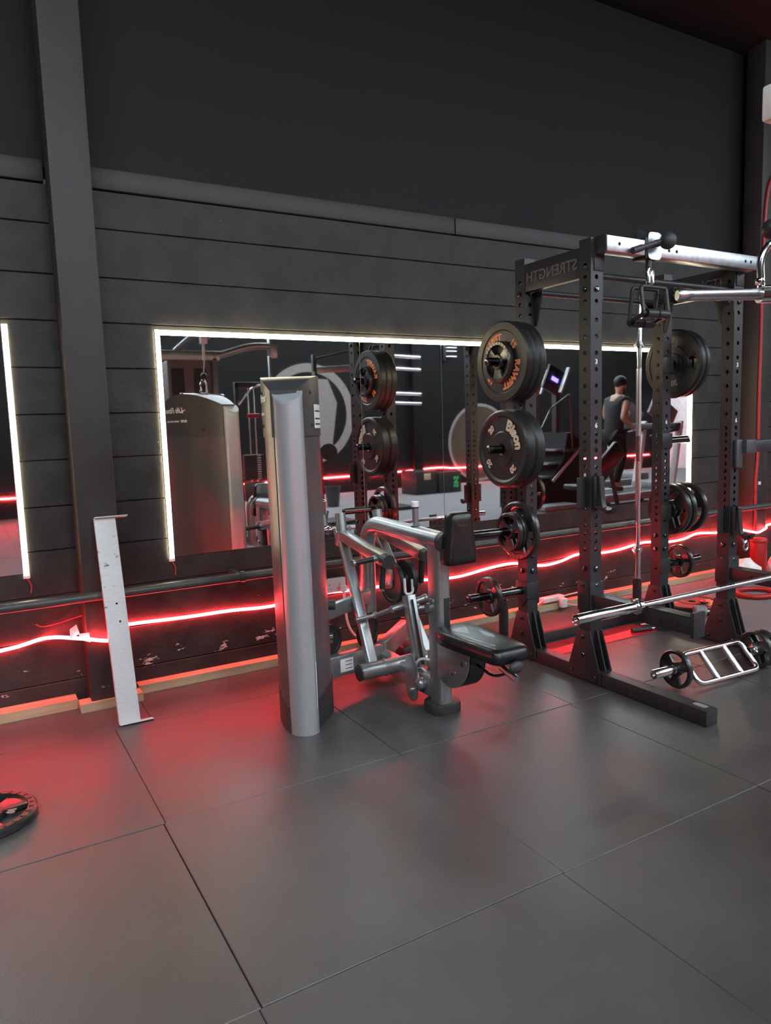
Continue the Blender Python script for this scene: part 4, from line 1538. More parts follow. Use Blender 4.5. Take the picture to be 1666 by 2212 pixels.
# far side of the rack
f3 = (4.115, yb, 1.752)
p = disc('weight_plate', 'black disc marked 20 on the far side of the rack, glinting at its grip hole', f3, 0.225, 0.05, 'three')
for an in (0.12, PI - 0.12):
    ring_text('20', 0.05, (f3[0] + 0.004, yb, f3[2]), 0.125, an, 'grey_print', p, bold=0.002)
disc('weight_plate', 'black disc hidden behind the one marked 20', (4.17, yb, 1.752), 0.222, 0.045, 'three')
disc('weight_plate', 'iron grip plate next to the post on the third horn of the far side', (4.09, yb, 0.788), 0.172, 0.036, 'grip')
disc('weight_plate', 'iron grip plate in the middle of the third horn of the far side', (4.145, yb, 0.788), 0.172, 0.036, 'grip')
disc('weight_plate', 'outermost iron grip plate on the third horn of the far side', (4.255, yb, 0.788), 0.172, 0.036, 'grip')
disc('weight_plate', 'small iron grip plate on the lowest horn of the far side', (4.20, yb, 0.418), 0.115, 0.030, 'grip')
# plates lying on the floor
p = disc('weight_plate', 'black iron grip plate lying flat on the mats at the picture edge', (-0.030, 2.955, 0.036), 0.172, 0.035, 'grip', (0, 0, 1))
ring_text('10', 0.036, (-0.030, 2.955, 0.030), 0.085, 1.9, 'grey_print', p, (0, 0, 1))
f4 = (4.58, 3.43, 0.05)
p = disc('weight_plate', 'bumper plate with orange lettering lying flat behind the rack', f4, 0.225, 0.05, 'bumper', (0, 0, 1))
for an in (-0.6, 2.5):
    ring_text('RAWFIT', 0.056, (f4[0], f4[1], 0.0455), 0.135, an, 'orange', p, (0, 0, 1))

# ------------------------------------------------------------------ chrome tri bar on the floor
t = thing('tri_bar', 'short chrome bar with a ladder-like grip frame lying on the mats', 'barbell', (3.3, 2.40, 0))
ax = Vector((0.998, -0.059, 0.001)).normalized()
o0 = Vector((2.951, 2.429, 0.105))
prof_s = [(0, 0.012), (0.011, 0.012), (0.011, 0.003), (0.022, 0.003), (0.0245, 0.006), (0.0245, 0.20), (0.03, 0.20), (0.03, 0.215), (0.018, 0.218), (0.018, 0.262)]
bb = MB()
bb.lathe(prof_s, o0, ax, 24)
finish(bb, 'sleeve', 'chrome', t, 45)
o1 = o0 + ax * 0.98
bb = MB()
bb.lathe(prof_s, o1, -ax, 24)
finish(bb, 'sleeve', 'chrome', t, 45)
td = Vector((0.042, 0.706, 0.707)).normalized()
cen = o0 + ax * 0.49 - Vector((0, 0.008, 0.018))
hw, hh = 0.232, 0.086
cor = [cen + ax * sx * hw + td * sy * hh for sx, sy in ((-1, -1), (1, -1), (1, 1), (-1, 1))]
bb = MB()
bb.tube(fillet(cor, 0.04, 6, True), 0.0145, 16, closed=True)
fr = finish(bb, 'grip_frame', 'chrome', t, 60)
for q in (-0.090, 0.090):
    bb = MB()
    bb.cyl(cen + ax * q - td * hh, cen + ax * q + td * hh, 0.0165, seg=18)
    finish(bb, 'cross_grip', 'knurl', fr, 60)
disc('weight_plate', 'small iron grip plate on the nearer end of the chrome frame bar', o0 + ax * 0.150, 0.101, 0.03, 'grip', -ax)
disc('weight_plate', 'iron grip plate touching the frame on the farther end of the frame bar', o1 - ax * 0.205, 0.103, 0.03, 'grip', -ax)
disc('weight_plate', 'outer iron grip plate on the farther end of the frame bar', o1 - ax * 0.155, 0.103, 0.03, 'grip', -ax)

# ------------------------------------------------------------------ sheet coloured as red rope-light glow reflected on the floor, clamps and small floor things
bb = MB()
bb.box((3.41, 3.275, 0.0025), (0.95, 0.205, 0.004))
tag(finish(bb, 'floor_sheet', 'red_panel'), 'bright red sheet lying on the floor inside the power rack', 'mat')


def clamp(x, y, rz, label):
    t_ = thing('bar_clamp', label, 'collar', (x, y, 0))
    bb_ = MB()
    dx = Vector((math.cos(rz), math.sin(rz), 0))
    bb_.lathe([(0.026, -0.018), (0.04, -0.018), (0.04, 0.018), (0.026, 0.018)], (x, y, 0.041), dx, 20, closed=True)
    finish(bb_, 'ring', 'rubber', t_, 45)
    bb_ = MB()
    n_ = Vector((-dx.y, dx.x, 0))
    bb_.bar(Vector((x, y, 0.06)) + n_ * 0.02, Vector((x, y, 0.03)) + n_ * 0.14, 0.03, 0.014, bev=0.004)
    finish(bb_, 'lever', 'chrome', t_, 45)


clamp(3.93, 3.16, 0.8, 'black clamp collar with a bright lever on the mats inside the rack')
t = thing('hand_grip', 'dark ribbed handle lying on the mats beside the clamp collar', 'handle', (3.80, 3.27, 0))
bb = MB()
bb.cyl((3.72, 3.235, 0.016), (3.86, 3.20, 0.016), 0.015, seg=14)
finish(bb, 'grip_tube', 'rubber', t, 50)
bb = MB()
bb.cyl((3.86, 3.20, 0.016), (3.89, 3.193, 0.016), 0.011, seg=14)
finish(bb, 'grip_tip', 'chrome', t, 50)
t = thing('dumbbell', 'grey ribbed dumbbell lying beside the flat bumper plate', 'dumbbell', (4.50, 3.17, 0))
for q in (-0.075, 0.075):
    bb = MB()
    bb.lathe([(0, -0.04), (0.034, -0.04), (0.04, -0.03), (0.04, 0.03), (0.034, 0.04), (0, 0.04)], (4.47 + q * 0.8, 3.19 - q * 0.6, 0.04), (0.8, -0.6, 0), 12)
    finish(bb, 'head', 'grey_deck', t, 30)
bb = MB()
bb.cyl((4.43, 3.22, 0.04), (4.51, 3.16, 0.04), 0.014, seg=14)
finish(bb, 'handle', 'chrome', t, 50)
bb = MB()
bb.lathe([(0.016, -0.006), (0.03, -0.006), (0.03, 0.006), (0.016, 0.006)], (4.60, 3.34, 0.0575), (0, 0, 1), 20, closed=True)
tag(finish(bb, 'steel_washer', 'black_chrome', None, 40), 'black ring resting on the flat orange-lettered plate', 'ring')

# ------------------------------------------------------------------ electrical bits on the wall
t = thing('wall_socket', 'white double socket on the block wall behind the row machine', 'socket', (1.95, 4.05, 0.425))
bb = MB()
bb.box((1.955, 4.045, 0.425), (0.148, 0.03, 0.088), bev=0.004)
finish(bb, 'face_plate', 'white_plastic', t)
bb = MB()
for dx in (-0.042, 0.03):
    bb.box((1.955 + dx, 4.0295, 0.432), (0.004, 0.002, 0.010))
    bb.box((1.955 + dx - 0.012, 4.0295, 0.405), (0.008, 0.002, 0.004))
    bb.box((1.955 + dx + 0.012, 4.0295, 0.405), (0.008, 0.002, 0.004))
finish(bb, 'pin_slots', 'charcoal', t)
bb = MB()
bb.box((1.968, 4.0285, 0.447), (0.012, 0.004, 0.018), bev=0.001)
finish(bb, 'rocker_switch', 'white_plastic', t)
t = thing('wall_plug', 'white plug with pale cable hanging from the double socket', 'plug', (1.99, 4.02, 0.40))
bb = MB()
bb.box((2.0, 4.012, 0.405), (0.045, 0.034, 0.042), bev=0.008)
finish(bb, 'plug_body', 'white_plastic', t)
bb = MB()
bb.tube(smooth_path([(2.0, 4.005, 0.385), (2.0, 3.99, 0.30), (2.0, 3.97, 0.20), (2.03, 3.95, 0.12), (2.10, 3.93, 0.065), (2.2, 3.92, 0.055)], 5), 0.008, 10)
finish(bb, 'flex', 'pink_cable', t, 60)
bb = MB()
bb.tube(smooth_path([(1.865, 4.045, 0.48), (1.865, 4.03, 0.53), (1.89, 4.0, 0.57)], 4), 0.004, 8)
bb.box((1.875, 4.035, 0.488), (0.03, 0.02, 0.028), bev=0.004)
tag(finish(bb, 'led_driver_plug', 'white_plastic'), 'little white adapter and wire above the double socket', 'plug')
t = thing('power_strip', 'white extension block resting on the timber batten beside the rack', 'extension lead', (3.72, 3.98, 0.05))
bb = MB()
bb.box((3.73, 4.0, 0.085), (0.21, 0.06, 0.035), bev=0.006, rz=0.05)
finish(bb, 'socket_block', 'white_plastic', t)
bb = MB()
bb.box((3.80, 3.955, 0.052), (0.055, 0.045, 0.07), bev=0.008)
finish(bb, 'plug', 'white_plastic', t)
bb = MB()
bb.tube(smooth_path([(3.63, 3.99, 0.085), (3.55, 3.96, 0.07), (3.45, 3.95, 0.035), (3.35, 3.97, 0.055)], 5), 0.006, 10)
bb.tube(smooth_path([(3.83, 4.0, 0.085), (3.95, 3.99, 0.095), (4.1, 4.0, 0.09), (4.3, 4.0, 0.06)], 5), 0.006, 10)
bb.tube(smooth_path([(3.82, 3.95, 0.04), (3.92, 3.92, 0.02), (4.05, 3.93, 0.02), (4.2, 3.95, 0.03)], 5), 0.006, 10)
finish(bb, 'flex', 'pink_cable', t, 60)
bb = MB()
bb.tube(smooth_path([(4.95, 4.05, 1.10), (4.96, 4.03, 1.18), (5.02, 4.01, 1.215), (5.12, 4.0, 1.22)], 5), 0.008, 8)
bb.tube(smooth_path([(5.09, 4.0, 1.24), (5.15, 3.99, 1.20), (5.25, 3.985, 1.205)], 4), 0.014, 10)
tag(finish(bb, 'wall_hook', 'black_chrome', None, 60), 'curved steel hook on the wall between the two far rack posts', 'hook')

# ------------------------------------------------------------------ things on the floor by the far pillar
t = thing('canister', 'upright red tub standing by the far pillar', 'container', (5.80, 3.72, 0))
bb = MB()
bb.lathe([(0.0, 0.0), (0.061, 0.0), (0.066, 0.006), (0.066, 0.32), (0.062, 0.33)], (5.80, 3.70, 0.0), (0, 0, 1), 32)
finish(bb, 'body', 'red', t, 45)
bb = MB()
bb.lathe([(0.068, 0.325), (0.070, 0.33), (0.070, 0.35), (0.064, 0.358), (0.0, 0.36)], (5.80, 3.70, 0.0), (0, 0, 1), 32)
finish(bb, 'lid', 'red', t, 45)


def bag(c, s, label):
    bb_ = MB()
    bb_.sph((0, 0, 0), 1.0, 22)
    rnd = random.Random(int(c[0] * 1000))
    ph = [rnd.uniform(0, 6) for _ in range(6)]
    for vtx in bb_.bm.verts:
        q_ = vtx.co.copy()
        k_ = 1 + 0.10 * math.sin(5 * q_.x + ph[0]) * math.sin(4 * q_.z + ph[1]) + 0.08 * math.sin(9 * q_.y + ph[2] + 3 * q_.z)
        vtx.co = Vector((q_.x * s[0] * k_, q_.y * s[1] * k_, max(-0.86, q_.z) * s[2] * k_)) + Vector(c)
    o_ = finish(bb_, 'plastic_bag', 'paper', None, 60)
    tag(o_, label, 'bag')


bag((5.50, 3.62, 0.105), (0.125, 0.11, 0.12), 'crumpled white bag on the carpet between the rack and the red tub')
bag((6.02, 3.62, 0.10), (0.13, 0.11, 0.115), 'crumpled pale bag beyond the red tub at the picture edge')
bb = MB()
bb.tube([(5.28 + 0.16 * math.cos(q_ * PI / 16), 3.38 + 0.13 * math.sin(q_ * PI / 16), 0.020) for q_ in range(32)], 0.020, 12, closed=True)
tag(finish(bb, 'exercise_ring', 'red', None, 60), 'flat red ring lying on the carpet under the spotter arm', 'ring')
t = thing('hanging_clips', 'cluster of bright steel clips hung on the rack post above the white bag', 'clip', (4.2, 2.9, 0.5))
bb = MB()
for k_ in range(2):
    z = 0.655 - k_ * 0.045
    bb.tube([(4.09 + 0.012 * k_ + 0.022 * math.cos(q_ * PI / 6), 2.70, z + 0.03 * math.sin(q_ * PI / 6)) for q_ in range(12)], 0.006, 8, closed=True)
finish(bb, 'clip_loop', 'chrome', t, 60)
bb = MB()
bb.tube([(4.06, 2.72, 0.70), (4.10, 2.70, 0.69)], 0.006, 8)
finish(bb, 'peg', 'black_chrome', t, 60)

# ================================================================== THE GYM BEHIND THE CAMERA (seen in the mirrors)
# white multi-station whose pulley arm reaches forward over the chrome bar
t = thing('cable_station', 'pale grey cable station with shrouded weights, its pulley arm reaching in at the picture edge', 'exercise machine', (2.1, 0.45, 0))
bb = MB()
bb.box((2.10, 0.42, 1.08), (0.46, 0.34, 2.10), bev=0.02)
sh = finish(bb, 'weight_shroud', 'taupe', t)
bb = MB()
for x in (1.97, 2.20):
    bb.box((x, 0.592, 1.45), (0.13, 0.006, 1.2), bev=0.002)
finish(bb, 'shroud_window', 'charcoal', sh)
bb = MB()
bb.box((2.10, 0.60, 2.175), (0.62, 0.07, 0.10), bev=0.012)
finish(bb, 'top_beam', 'silver', t)
bb = MB()
bb.box((2.35, 0.60, 1.08), (0.055, 0.07, 2.16), bev=0.008)
finish(bb, 'side_post', 'silver', t)
bb = MB()
bb.tube(fillet([(1.96, 0.60, 2.22), (2.05, 0.80, 2.32), (2.16, 1.10, 2.42), (2.15, 1.26, 2.34), (2.07, 1.285, 2.27)], 0.10, 6), 0.030, 14)
finish(bb, 'pulley_arm', 'silver', t, 50)
bb = MB()
bb.box((2.047, 1.282, 2.263), (0.06, 0.07, 0.096), bev=0.008)
finish(bb, 'pulley_housing', 'white_plastic', t)
bb = MB()
bb.cyl((2.044, 1.281, 2.22), (2.042, 1.281, 2.065), 0.0125, seg=14)
bb.cyl((2.046, 1.281, 2.07), (2.032, 1.280, 1.94), 0.006, seg=10)
finish(bb, 'cable', 'white_plastic', t, 50)
bb = MB()
bb.sph((2.032, 1.280, 1.922), 0.031, 22, (1, 1, 0.95))
finish(bb, 'ball_stop', 'rubber', t, 60)
bb = MB()
bb.tube(fillet([(2.36, 0.60, 2.17), (2.75, 0.60, 2.29), (3.0, 0.60, 2.29)], 0.2, 6), 0.036, 12)
finish(bb, 'crossover_arm', 'silver', t, 50)
bb = MB()
bb.box((3.0, 0.60, 2.27), (0.09, 0.08, 0.20), bev=0.008)
finish(bb, 'arm_end_box', 'silver', t)
bb = MB()
bb.box((2.965, 0.60, 1.10), (0.035, 0.05, 2.18), bev=0.006)
finish(bb, 'slide_rail', 'silver', t)
bb = MB()
bb.box((2.45, 0.45, 0.03), (1.15, 0.40, 0.06), bev=0.012)
finish(bb, 'base_plate', 'charcoal', t)

# chrome bar hanging from it
t = thing('cable_bar', 'chrome straight bar with a swivel hanging in front of the rack', 'cable attachment', (2.007, 1.284, 1.742))
c0 = Vector((2.025, 1.276, 1.742))
e0 = Vector((1.772, 1.393, 1.742))
dirb = (c0 - e0).normalized()
bb = MB()
bb.lathe([(0, 0.0), (0.014, 0.0), (0.0170, 0.004), (0.0170, 0.040), (0.0160, 0.042), (0.0160, 0.476), (0.0170, 0.478), (0.0170, 0.514), (0.014, 0.518), (0, 0.518)], e0, dirb, 28)
finish(bb, 'bar_tube', 'knurl', t, 45)
bb = MB()
bb.cyl(c0 - dirb * 0.036, c0 + dirb * 0.036, 0.025, seg=28)
sv = finish(bb, 'swivel_sleeve', 'chrome', t, 45)
bb = MB()
bb.tube(fillet([c0 - dirb * 0.030 + Vector((0, 0, 0.018)), c0 - dirb * 0.036 + Vector((0, 0, 0.10)), c0 + Vector((0, 0, 0.150)), c0 + dirb * 0.036 + Vector((0, 0, 0.10)), c0 + dirb * 0.030 + Vector((0, 0, 0.018))], 0.05, 6), 0.011, 12)
for s in (-1, 1):
    bb.sph(c0 + dirb * 0.034 * s + Vector((0, 0, 0.035)), 0.014, 12)
finish(bb, 'swivel_loop', 'chrome', sv, 60)

# silver press machine in front of it
t = thing('press_machine', 'low silver tube frame with black grips, reflected beside the weight tower', 'exercise machine', (2.75, 1.0, 0))
bb = MB()
bb.tube(fillet([(2.52, 1.0, 0.04), (2.52, 1.0, 0.71), (3.0, 0.95, 0.73), (3.02, 0.95, 0.04)], 0.10, 6), 0.042, 18)
finish(bb, 'frame', 'silver', t, 60)
bb = MB()
bb.bar((2.60, 1.02, 0.42), (3.0, 1.0, 0.48), 0.07, 0.07, bev=0.02)
ar = finish(bb, 'press_arm', 'silver', t)
bb = MB()
bb.cyl((2.49, 1.02, 0.405), (2.60, 1.02, 0.42), 0.018, seg=16)
finish(bb, 'grip', 'rubber', ar, 50)
bb = MB()
bb.box((2.78, 0.97, 0.02), (0.62, 0.12, 0.04), bev=0.01)
finish(bb, 'foot', 'charcoal', t)
bb = MB()
bb.box((2.80, 0.80, 0.45), (0.25, 0.25, 0.09), bev=0.03)
finish(bb, 'seat', 'vinyl', t)

# weight-stack column
t = thing('stack_machine', 'dark machine with a numbered weight stack and a red pad, reflected above the silver frame', 'exercise machine', (3.25, -0.8, 0))
bb = MB()
for x in (3.05, 3.46):
    bb.box((x, -0.8, 1.0), (0.05, 0.07, 2.0), bev=0.006)
bb.box((3.255, -0.8, 1.97), (0.46, 0.07, 0.07), bev=0.006)
bb.box((3.255, -0.8, 0.04), (0.46, 0.45, 0.08), bev=0.01)
finish(bb, 'frame', 'rack', t)
for k in range(11):
    z = 0.79 + k * 0.029
    bb = MB()
    bb.box((3.225, -0.80, z), (0.24, 0.12, 0.0265), bev=0.002)
    pk = finish(bb, 'stack_plate', 'charcoal', t)
    bb = MB()
    bb.box((3.285, -0.7395, z), (0.05, 0.002, 0.015))
    finish(bb, 'number_tag', 'white_print', pk)
bb = MB()
for x in (3.20, 3.28):
    bb.cyl((x, -0.80, 0.08), (x, -0.80, 1.94), 0.012, seg=12)
finish(bb, 'guide_rod', 'chrome', t, 50)
bb = MB()
bb.box((3.225, -0.78, 0.62), (0.26, 0.10, 0.24), bev=0.012)
finish(bb, 'lower_guard', 'shroud', t)
bb = MB()
bb.box((3.225, -0.70, 1.585), (0.15, 0.08, 0.05), bev=0.012)
finish(bb, 'red_pad', 'red', t)
bb = MB()
bb.tube(fillet([(3.05, -0.72, 1.72), (3.22, -0.66, 1.95), (3.5, -0.66, 1.97)], 0.08, 5), 0.012, 10)
finish(bb, 'lat_bar', 'chrome', t, 50)

# tall cable column with plates
t = thing('cable_column', 'slim grey cable column with a black disc, reflected next to the weight tower', 'exercise machine', (4.45, -1.5, 0))
bb = MB()
bb.box((4.46, -1.5, 1.22), (0.06, 0.06, 2.44), bev=0.005)
finish(bb, 'column', 'rack', t)
bb = MB()
bb.cyl((4.41, -1.46, 0.45), (4.43, -1.46, 2.2), 0.022, seg=14)
finish(bb, 'guide_rod', 'alu', t, 50)
bb = MB()
bb.bar((4.46, -1.5, 2.22), (5.3, -1.5, 2.28), 0.06, 0.09, bev=0.008)
finish(bb, 'upper_arm', 'silver', t)
bb = MB()
bb.bar((4.46, -1.45, 2.38), (5.0, -1.45, 2.50), 0.03, 0.03, bev=0.004)
finish(bb, 'brace', 'rack', t)
bb = MB()
bb.lathe([(0.0, -0.02), (0.12, -0.02), (0.125, -0.012), (0.125, 0.012), (0.12, 0.02), (0, 0.02)], (4.60, -1.42, 1.06), (-0.5, 1, 0), 32)
finish(bb, 'counterweight', 'rubber', t, 40)
bb = MB()
bb.box((4.49, -1.455, 0.55), (0.05, 0.02, 0.9), bev=0.004)
finish(bb, 'red_cover', 'red', t)
bb = MB()
bb.box((4.6, -1.5, 0.03), (0.7, 0.5, 0.06), bev=0.01)
finish(bb, 'base_plate', 'rack', t)

# murals painted on the far wall (plain shapes)
t = thing('round_mural', 'big pale ring painted on the far black wall, seen in the mirror', 'mural', (6.45, -5.99, 1.7))
bb = MB()
bb.lathe([(0.87, 0.0), (0.87, 0.006), (1.05, 0.006), (1.05, 0.0)], (6.40, -5.998, 1.70), (0, 1, 0), 72, closed=True)
finish(bb, 'painted_ring', 'mural_white', t, 20)
bb = MB()
bb.prism([(-0.45, -0.72), (0.22, -0.75), (0.34, -0.3), (0.42, 0.1), (0.30, 0.5), (0.05, 0.72), (-0.4, 0.7), (-0.6, 0.2)], (6.45, -5.998, 1.72), (-1, 0, 0), (0, 0, 1), 0.006)
finish(bb, 'painted_shape', 'mural_white', t, 0)
t = thing('round_mural', 'brown painted disc with a pale rim on the far wall, seen in the mirror', 'mural', (10.86, -5.99, 0.92))
bb = MB()
bb.lathe([(0.0, 0.006), (0.86, 0.006), (0.86, 0.0)], (10.86, -5.998, 0.94), (0, 1, 0), 64)
finish(bb, 'painted_disc', 'mural_brown', t, 20)
bb = MB()
bb.lathe([(0.86, 0.0), (0.86, 0.008), (0.93, 0.008), (0.93, 0.0)], (10.86, -5.998, 0.94), (0, 1, 0), 64, closed=True)
finish(bb, 'painted_ring', 'mural_white', t, 20)
b = MB()
b.box((9.02, -5.93, 2.6), (0.24, 0.14, 5.2), bev=0.01)
struct(b, 'trim_4', 'dark_wall')
t = thing('peg_rack', 'black post with four bright chrome pegs, reflected next to the bumper plates', 'storage rack', (6.28, -2.5, 0))
bb = MB()
bb.box((6.30, -2.5, 1.35), (0.08, 0.08, 2.7), bev=0.006)
finish(bb, 'post', 'rack', t)
bb = MB()
bb.box((6.30, -2.5, 0.03), (0.5, 0.6, 0.06), bev=0.01)
finish(bb, 'base_plate', 'rack', t)
bb = MB()
for z in (2.545, 2.34, 1.93, 1.77):
    bb.cyl((6.33, -2.47, z + 0.01), (6.89, -2.47, z - 0.01), 0.025, seg=16)
finish(bb, 'peg', 'chrome', t, 50)
t = thing('wall_pegs', 'three short bright pegs high on the far wall, tiny in the mirror', 'storage rack', (9.85, -5.95, 3.05))
bb = MB()
bb.box((9.85, -5.97, 3.05), (0.08, 0.05, 0.40), bev=0.005)
finish(bb, 'wall_plate', 'rack', t)
bb = MB()
for z in (3.15, 3.07, 2.95):
    bb.cyl((9.87, -5.93, z), (10.16, -5.93, z), 0.014, seg=10)
finish(bb, 'peg', 'chrome', t, 50)
# bin and jump boxes
t = thing('waste_bin', 'round black bin by the far wall, seen in the mirror', 'bin', (5.70, -3.6, 0))
bb = MB()
bb.lathe([(0.0, 0.0), (0.105, 0.0), (0.14, 0.36), (0.13, 0.36), (0.098, 0.01), (0, 0.01)], (5.70, -3.6, 0.0), (0, 0, 1), 28)
finish(bb, 'body', 'charcoal', t, 45)
bb = MB()
bb.lathe([(0.128, 0.352), (0.128, 0.368), (0.148, 0.368), (0.148, 0.352)], (5.70, -3.6, 0.0), (0, 0, 1), 28, closed=True)
finish(bb, 'rim', 'charcoal', t, 45)
t = thing('jump_box', 'plain black padded jump box beside the green-lettered one in the mirror', 'plyo box', (8.27, -4.3, 0))
bb = MB()
bb.box((8.12, -4.5, 0.235), (0.50, 0.60, 0.47), bev=0.02)
finish(bb, 'padded_body', 'rubber', t)
bb = MB()
bb.box((8.13, -4.198, 0.36), (0.16, 0.004, 0.13), bev=0.001)
finish(bb, 'worn_patch', 'timber', t)
t = thing('jump_box', 'black padded jump box with green letters on its side in the mirror', 'plyo box', (8.93, -4.3, 0))
bb = MB()
bb.box((8.68, -4.3, 0.215), (0.56, 0.24, 0.43), bev=0.02)
finish(bb, 'padded_body', 'rubber', t)
lettering('S4S', 0.165, planar((8.83, -4.1785, 0.215), (0, 0, -1), (-1, 0, 0)), 'green', t, bold=0.006)

# stair climber
t = thing('stair_climber', 'dark stair climbing machine with a small blue screen, seen in the mirror past the plates', 'exercise machine', (7.7, -0.1, 0))
bb = MB()
bb.prism([(-0.35, 0.0), (0.62, 0.0), (0.62, 1.05), (0.42, 1.2), (0.30, 1.2), (0.25, 0.8), (0.05, 0.55), (-0.2, 0.35), (-0.35, 0.3)], (7.62, -0.05, 0.02), (1, 0, 0), (0, 0, 1), 0.62, bev=0.02)
finish(bb, 'body', 'trousers', t)
bb = MB()
for k in range(4):
    bb.box((7.40 + k * 0.15, -0.36, 0.36 + k * 0.20), (0.22, 0.5, 0.03), bev=0.004)
finish(bb, 'step', 'grey_deck', t)
bb = MB()
for y in (0.0, -0.70):
    bb.tube(fillet([(7.16, y, 0.10), (7.18, y, 1.0), (7.55, y, 1.58), (7.93, y, 1.80), (7.98, y, 1.0)], 0.06, 5), 0.012, 10)
finish(bb, 'handrail', 'black_chrome', t, 60)
bb = MB()
for y in (-0.04, -0.66):
    bb.bar((7.62, y, 0.50), (8.24, y, 1.02), 0.02, 0.05, bev=0.004)
finish(bb, 'side_rail', 'alu', t)
bb = MB()
bb.box((7.98, -0.35, 1.5), (0.08, 0.10, 0.9), bev=0.01)
finish(bb, 'console_mast', 'charcoal', t)
bb = MB()
cn = Vector((-0.93, 0, 0.36)).normalized()
bb.bar((7.86, -0.33, 1.83), (8.02, -0.33, 2.18), 0.40, 0.05, up=(0, 1, 0), bev=0.012)
cs = finish(bb, 'console', 'console', t)
bb = MB()
bb.bar((7.905, -0.30, 1.998), (7.93, -0.30, 2.055), 0.14, 0.002, up=(0, 1, 0))
finish(bb, 'screen', 'blue_screen', cs)
bb = MB()
for y in (-0.11, -0.55):
    bb.bar((7.84, y, 1.82), (8.02, y, 2.19), 0.03, 0.07, up=(0, 1, 0), bev=0.006)
finish(bb, 'console_side', 'alu', cs)
lettering('StairMaster', 0.085, planar((8.0, -0.028, 0.96), (-1, 0, 0), (0, 0, 1)), 'grey_print', t)
bb = MB()
bb.box((7.42, 0.22, 0.16), (0.66, 0.30, 0.07), bev=0.02)
bb.box((7.42, 0.22, 0.06), (0.60, 0.26, 0.12), bev=0.01)
finish(bb, 'entry_step', 'grey_deck', t)


def treadmill(x, y, label, z=0.24):
    t_ = thing('treadmill', label, 'treadmill', (x, y, 0))
    b2 = MB()
    b2.box((x, y, z - 0.06), (1.75, 0.80, 0.10), bev=0.02)
    finish(b2, 'deck', 'grey_deck', t_)
    b2 = MB()
    b2.box((x - 0.05, y, z - 0.007), (1.55, 0.52, 0.006))
    finish(b2, 'belt', 'rubber', t_)
    b2 = MB()
    for s in (-1, 1):
        b2.box((x, y + s * 0.335, z - 0.002), (1.70, 0.10, 0.016), bev=0.004)
    finish(b2, 'side_rail', 'alu', t_)
    b2 = MB()
    b2.box((x + 0.78, y, z + 0.03), (0.42, 0.78, 0.16), bev=0.05)
    finish(b2, 'motor_hood', 'grey_deck', t_)
    b2 = MB()
    for s in (-1, 1):
        b2.bar((x + 0.62, y + s * 0.38, 0.1), (x + 0.86, y + s * 0.36, 1.34), 0.10, 0.06, bev=0.012)
    finish(b2, 'mast', 'white_paint', t_)
    b2 = MB()
    for s in (-1, 1):
        b2.bar((x + 0.86, y + s * 0.36, 1.22), (x + 0.15, y + s * 0.36, 1.10), 0.05, 0.05, bev=0.015)
    finish(b2, 'handrail', 'charcoal', t_)
    b2 = MB()
    b2.bar((x + 0.80, y - 0.40, 1.26), (x + 0.80, y + 0.40, 1.26), 0.20, 0.10, bev=0.02)
    finish(b2, 'dash', 'charcoal', t_)
    b2 = MB()
    b2.bar((x + 0.78, y, 1.33), (x + 0.98, y, 1.66), 0.62, 0.06, up=(0, 1, 0), bev=0.02)
    cs_ = finish(b2, 'console', 'grey_deck', t_)
    b2 = MB()
    b2.bar((x + 0.79, y, 1.42), (x + 0.90, y, 1.60), 0.34, 0.012, up=(0, 1, 0))
    finish(b2, 'screen', 'white_plastic', cs_)
    b2 = MB()
    for s in (-1, 1):
        b2.box((x - 0.75, y + s * 0.32, 0.065), (0.08, 0.06, 0.13), bev=0.01)
        b2.box((x + 0.75, y + s * 0.32, 0.065), (0.08, 0.06, 0.13), bev=0.01)
    finish(b2, 'foot', 'charcoal', t_)
    return t_


treadmill(9.30, -0.15, 'treadmill under the jogging person, seen in the mirror')
treadmill(10.05, -1.5, 'unused treadmill holding a water bottle and blue cloth, seen in the mirror', 0.30)
t = thing('water_bottle', 'clear water bottle standing on the unused treadmill in the mirror', 'bottle', (9.42, -1.36, 0.30))
bb = MB()
bb.lathe([(0, 0), (0.036, 0), (0.038, 0.01), (0.038, 0.15), (0.034, 0.17), (0.016, 0.21), (0.014, 0.225)], (9.42, -1.36, 0.302), (0, 0, 1), 20)
finish(bb, 'body', 'clear', t, 50)
bb = MB()
bb.cyl((9.42, -1.36, 0.525), (9.42, -1.36, 0.55), 0.016, seg=16)
finish(bb, 'cap', 'white_plastic', t, 50)
bb = MB()
bb.sph((9.38, -1.34, 0.320), 0.10, 18, (1.6, 1.0, 0.14))
for vtx in bb.bm.verts:
    vtx.co.z += 0.012 * math.sin(vtx.co.x * 40) * math.sin(vtx.co.y * 33)
tag(finish(bb, 'hand_towel', 'blue_cloth', None, 60), 'crumpled blue cloth around the water bottle in the mirror', 'towel')

# incline bench
t = thing('incline_bench', 'black incline bench with a raised back pad, reflected between the rack posts', 'bench', (7.9, 0.75, 0))
bb = MB()
bb.bar((7.66, 0.75, 0.55), (8.16, 0.75, 0.99), 0.28, 0.09, up=(0, 1, 0), bev=0.035, seg=3)
finish(bb, 'back_pad', 'vinyl', t)
bb = MB()
bb.bar((7.20, 0.75, 0.49), (7.60, 0.75, 0.47), 0.30, 0.08, bev=0.03, seg=3)
finish(bb, 'seat', 'vinyl', t)
bb = MB()
bb.bar((7.15, 0.75, 0.10), (8.30, 0.75, 0.08), 0.07, 0.07, bev=0.006)
bb.bar((7.55, 0.75, 0.10), (7.62, 0.75, 0.46), 0.06, 0.06, bev=0.006)
bb.bar((8.15, 0.75, 0.10), (7.95, 0.75, 0.76), 0.04, 0.05, bev=0.004)
finish(bb, 'frame', 'rack', t)
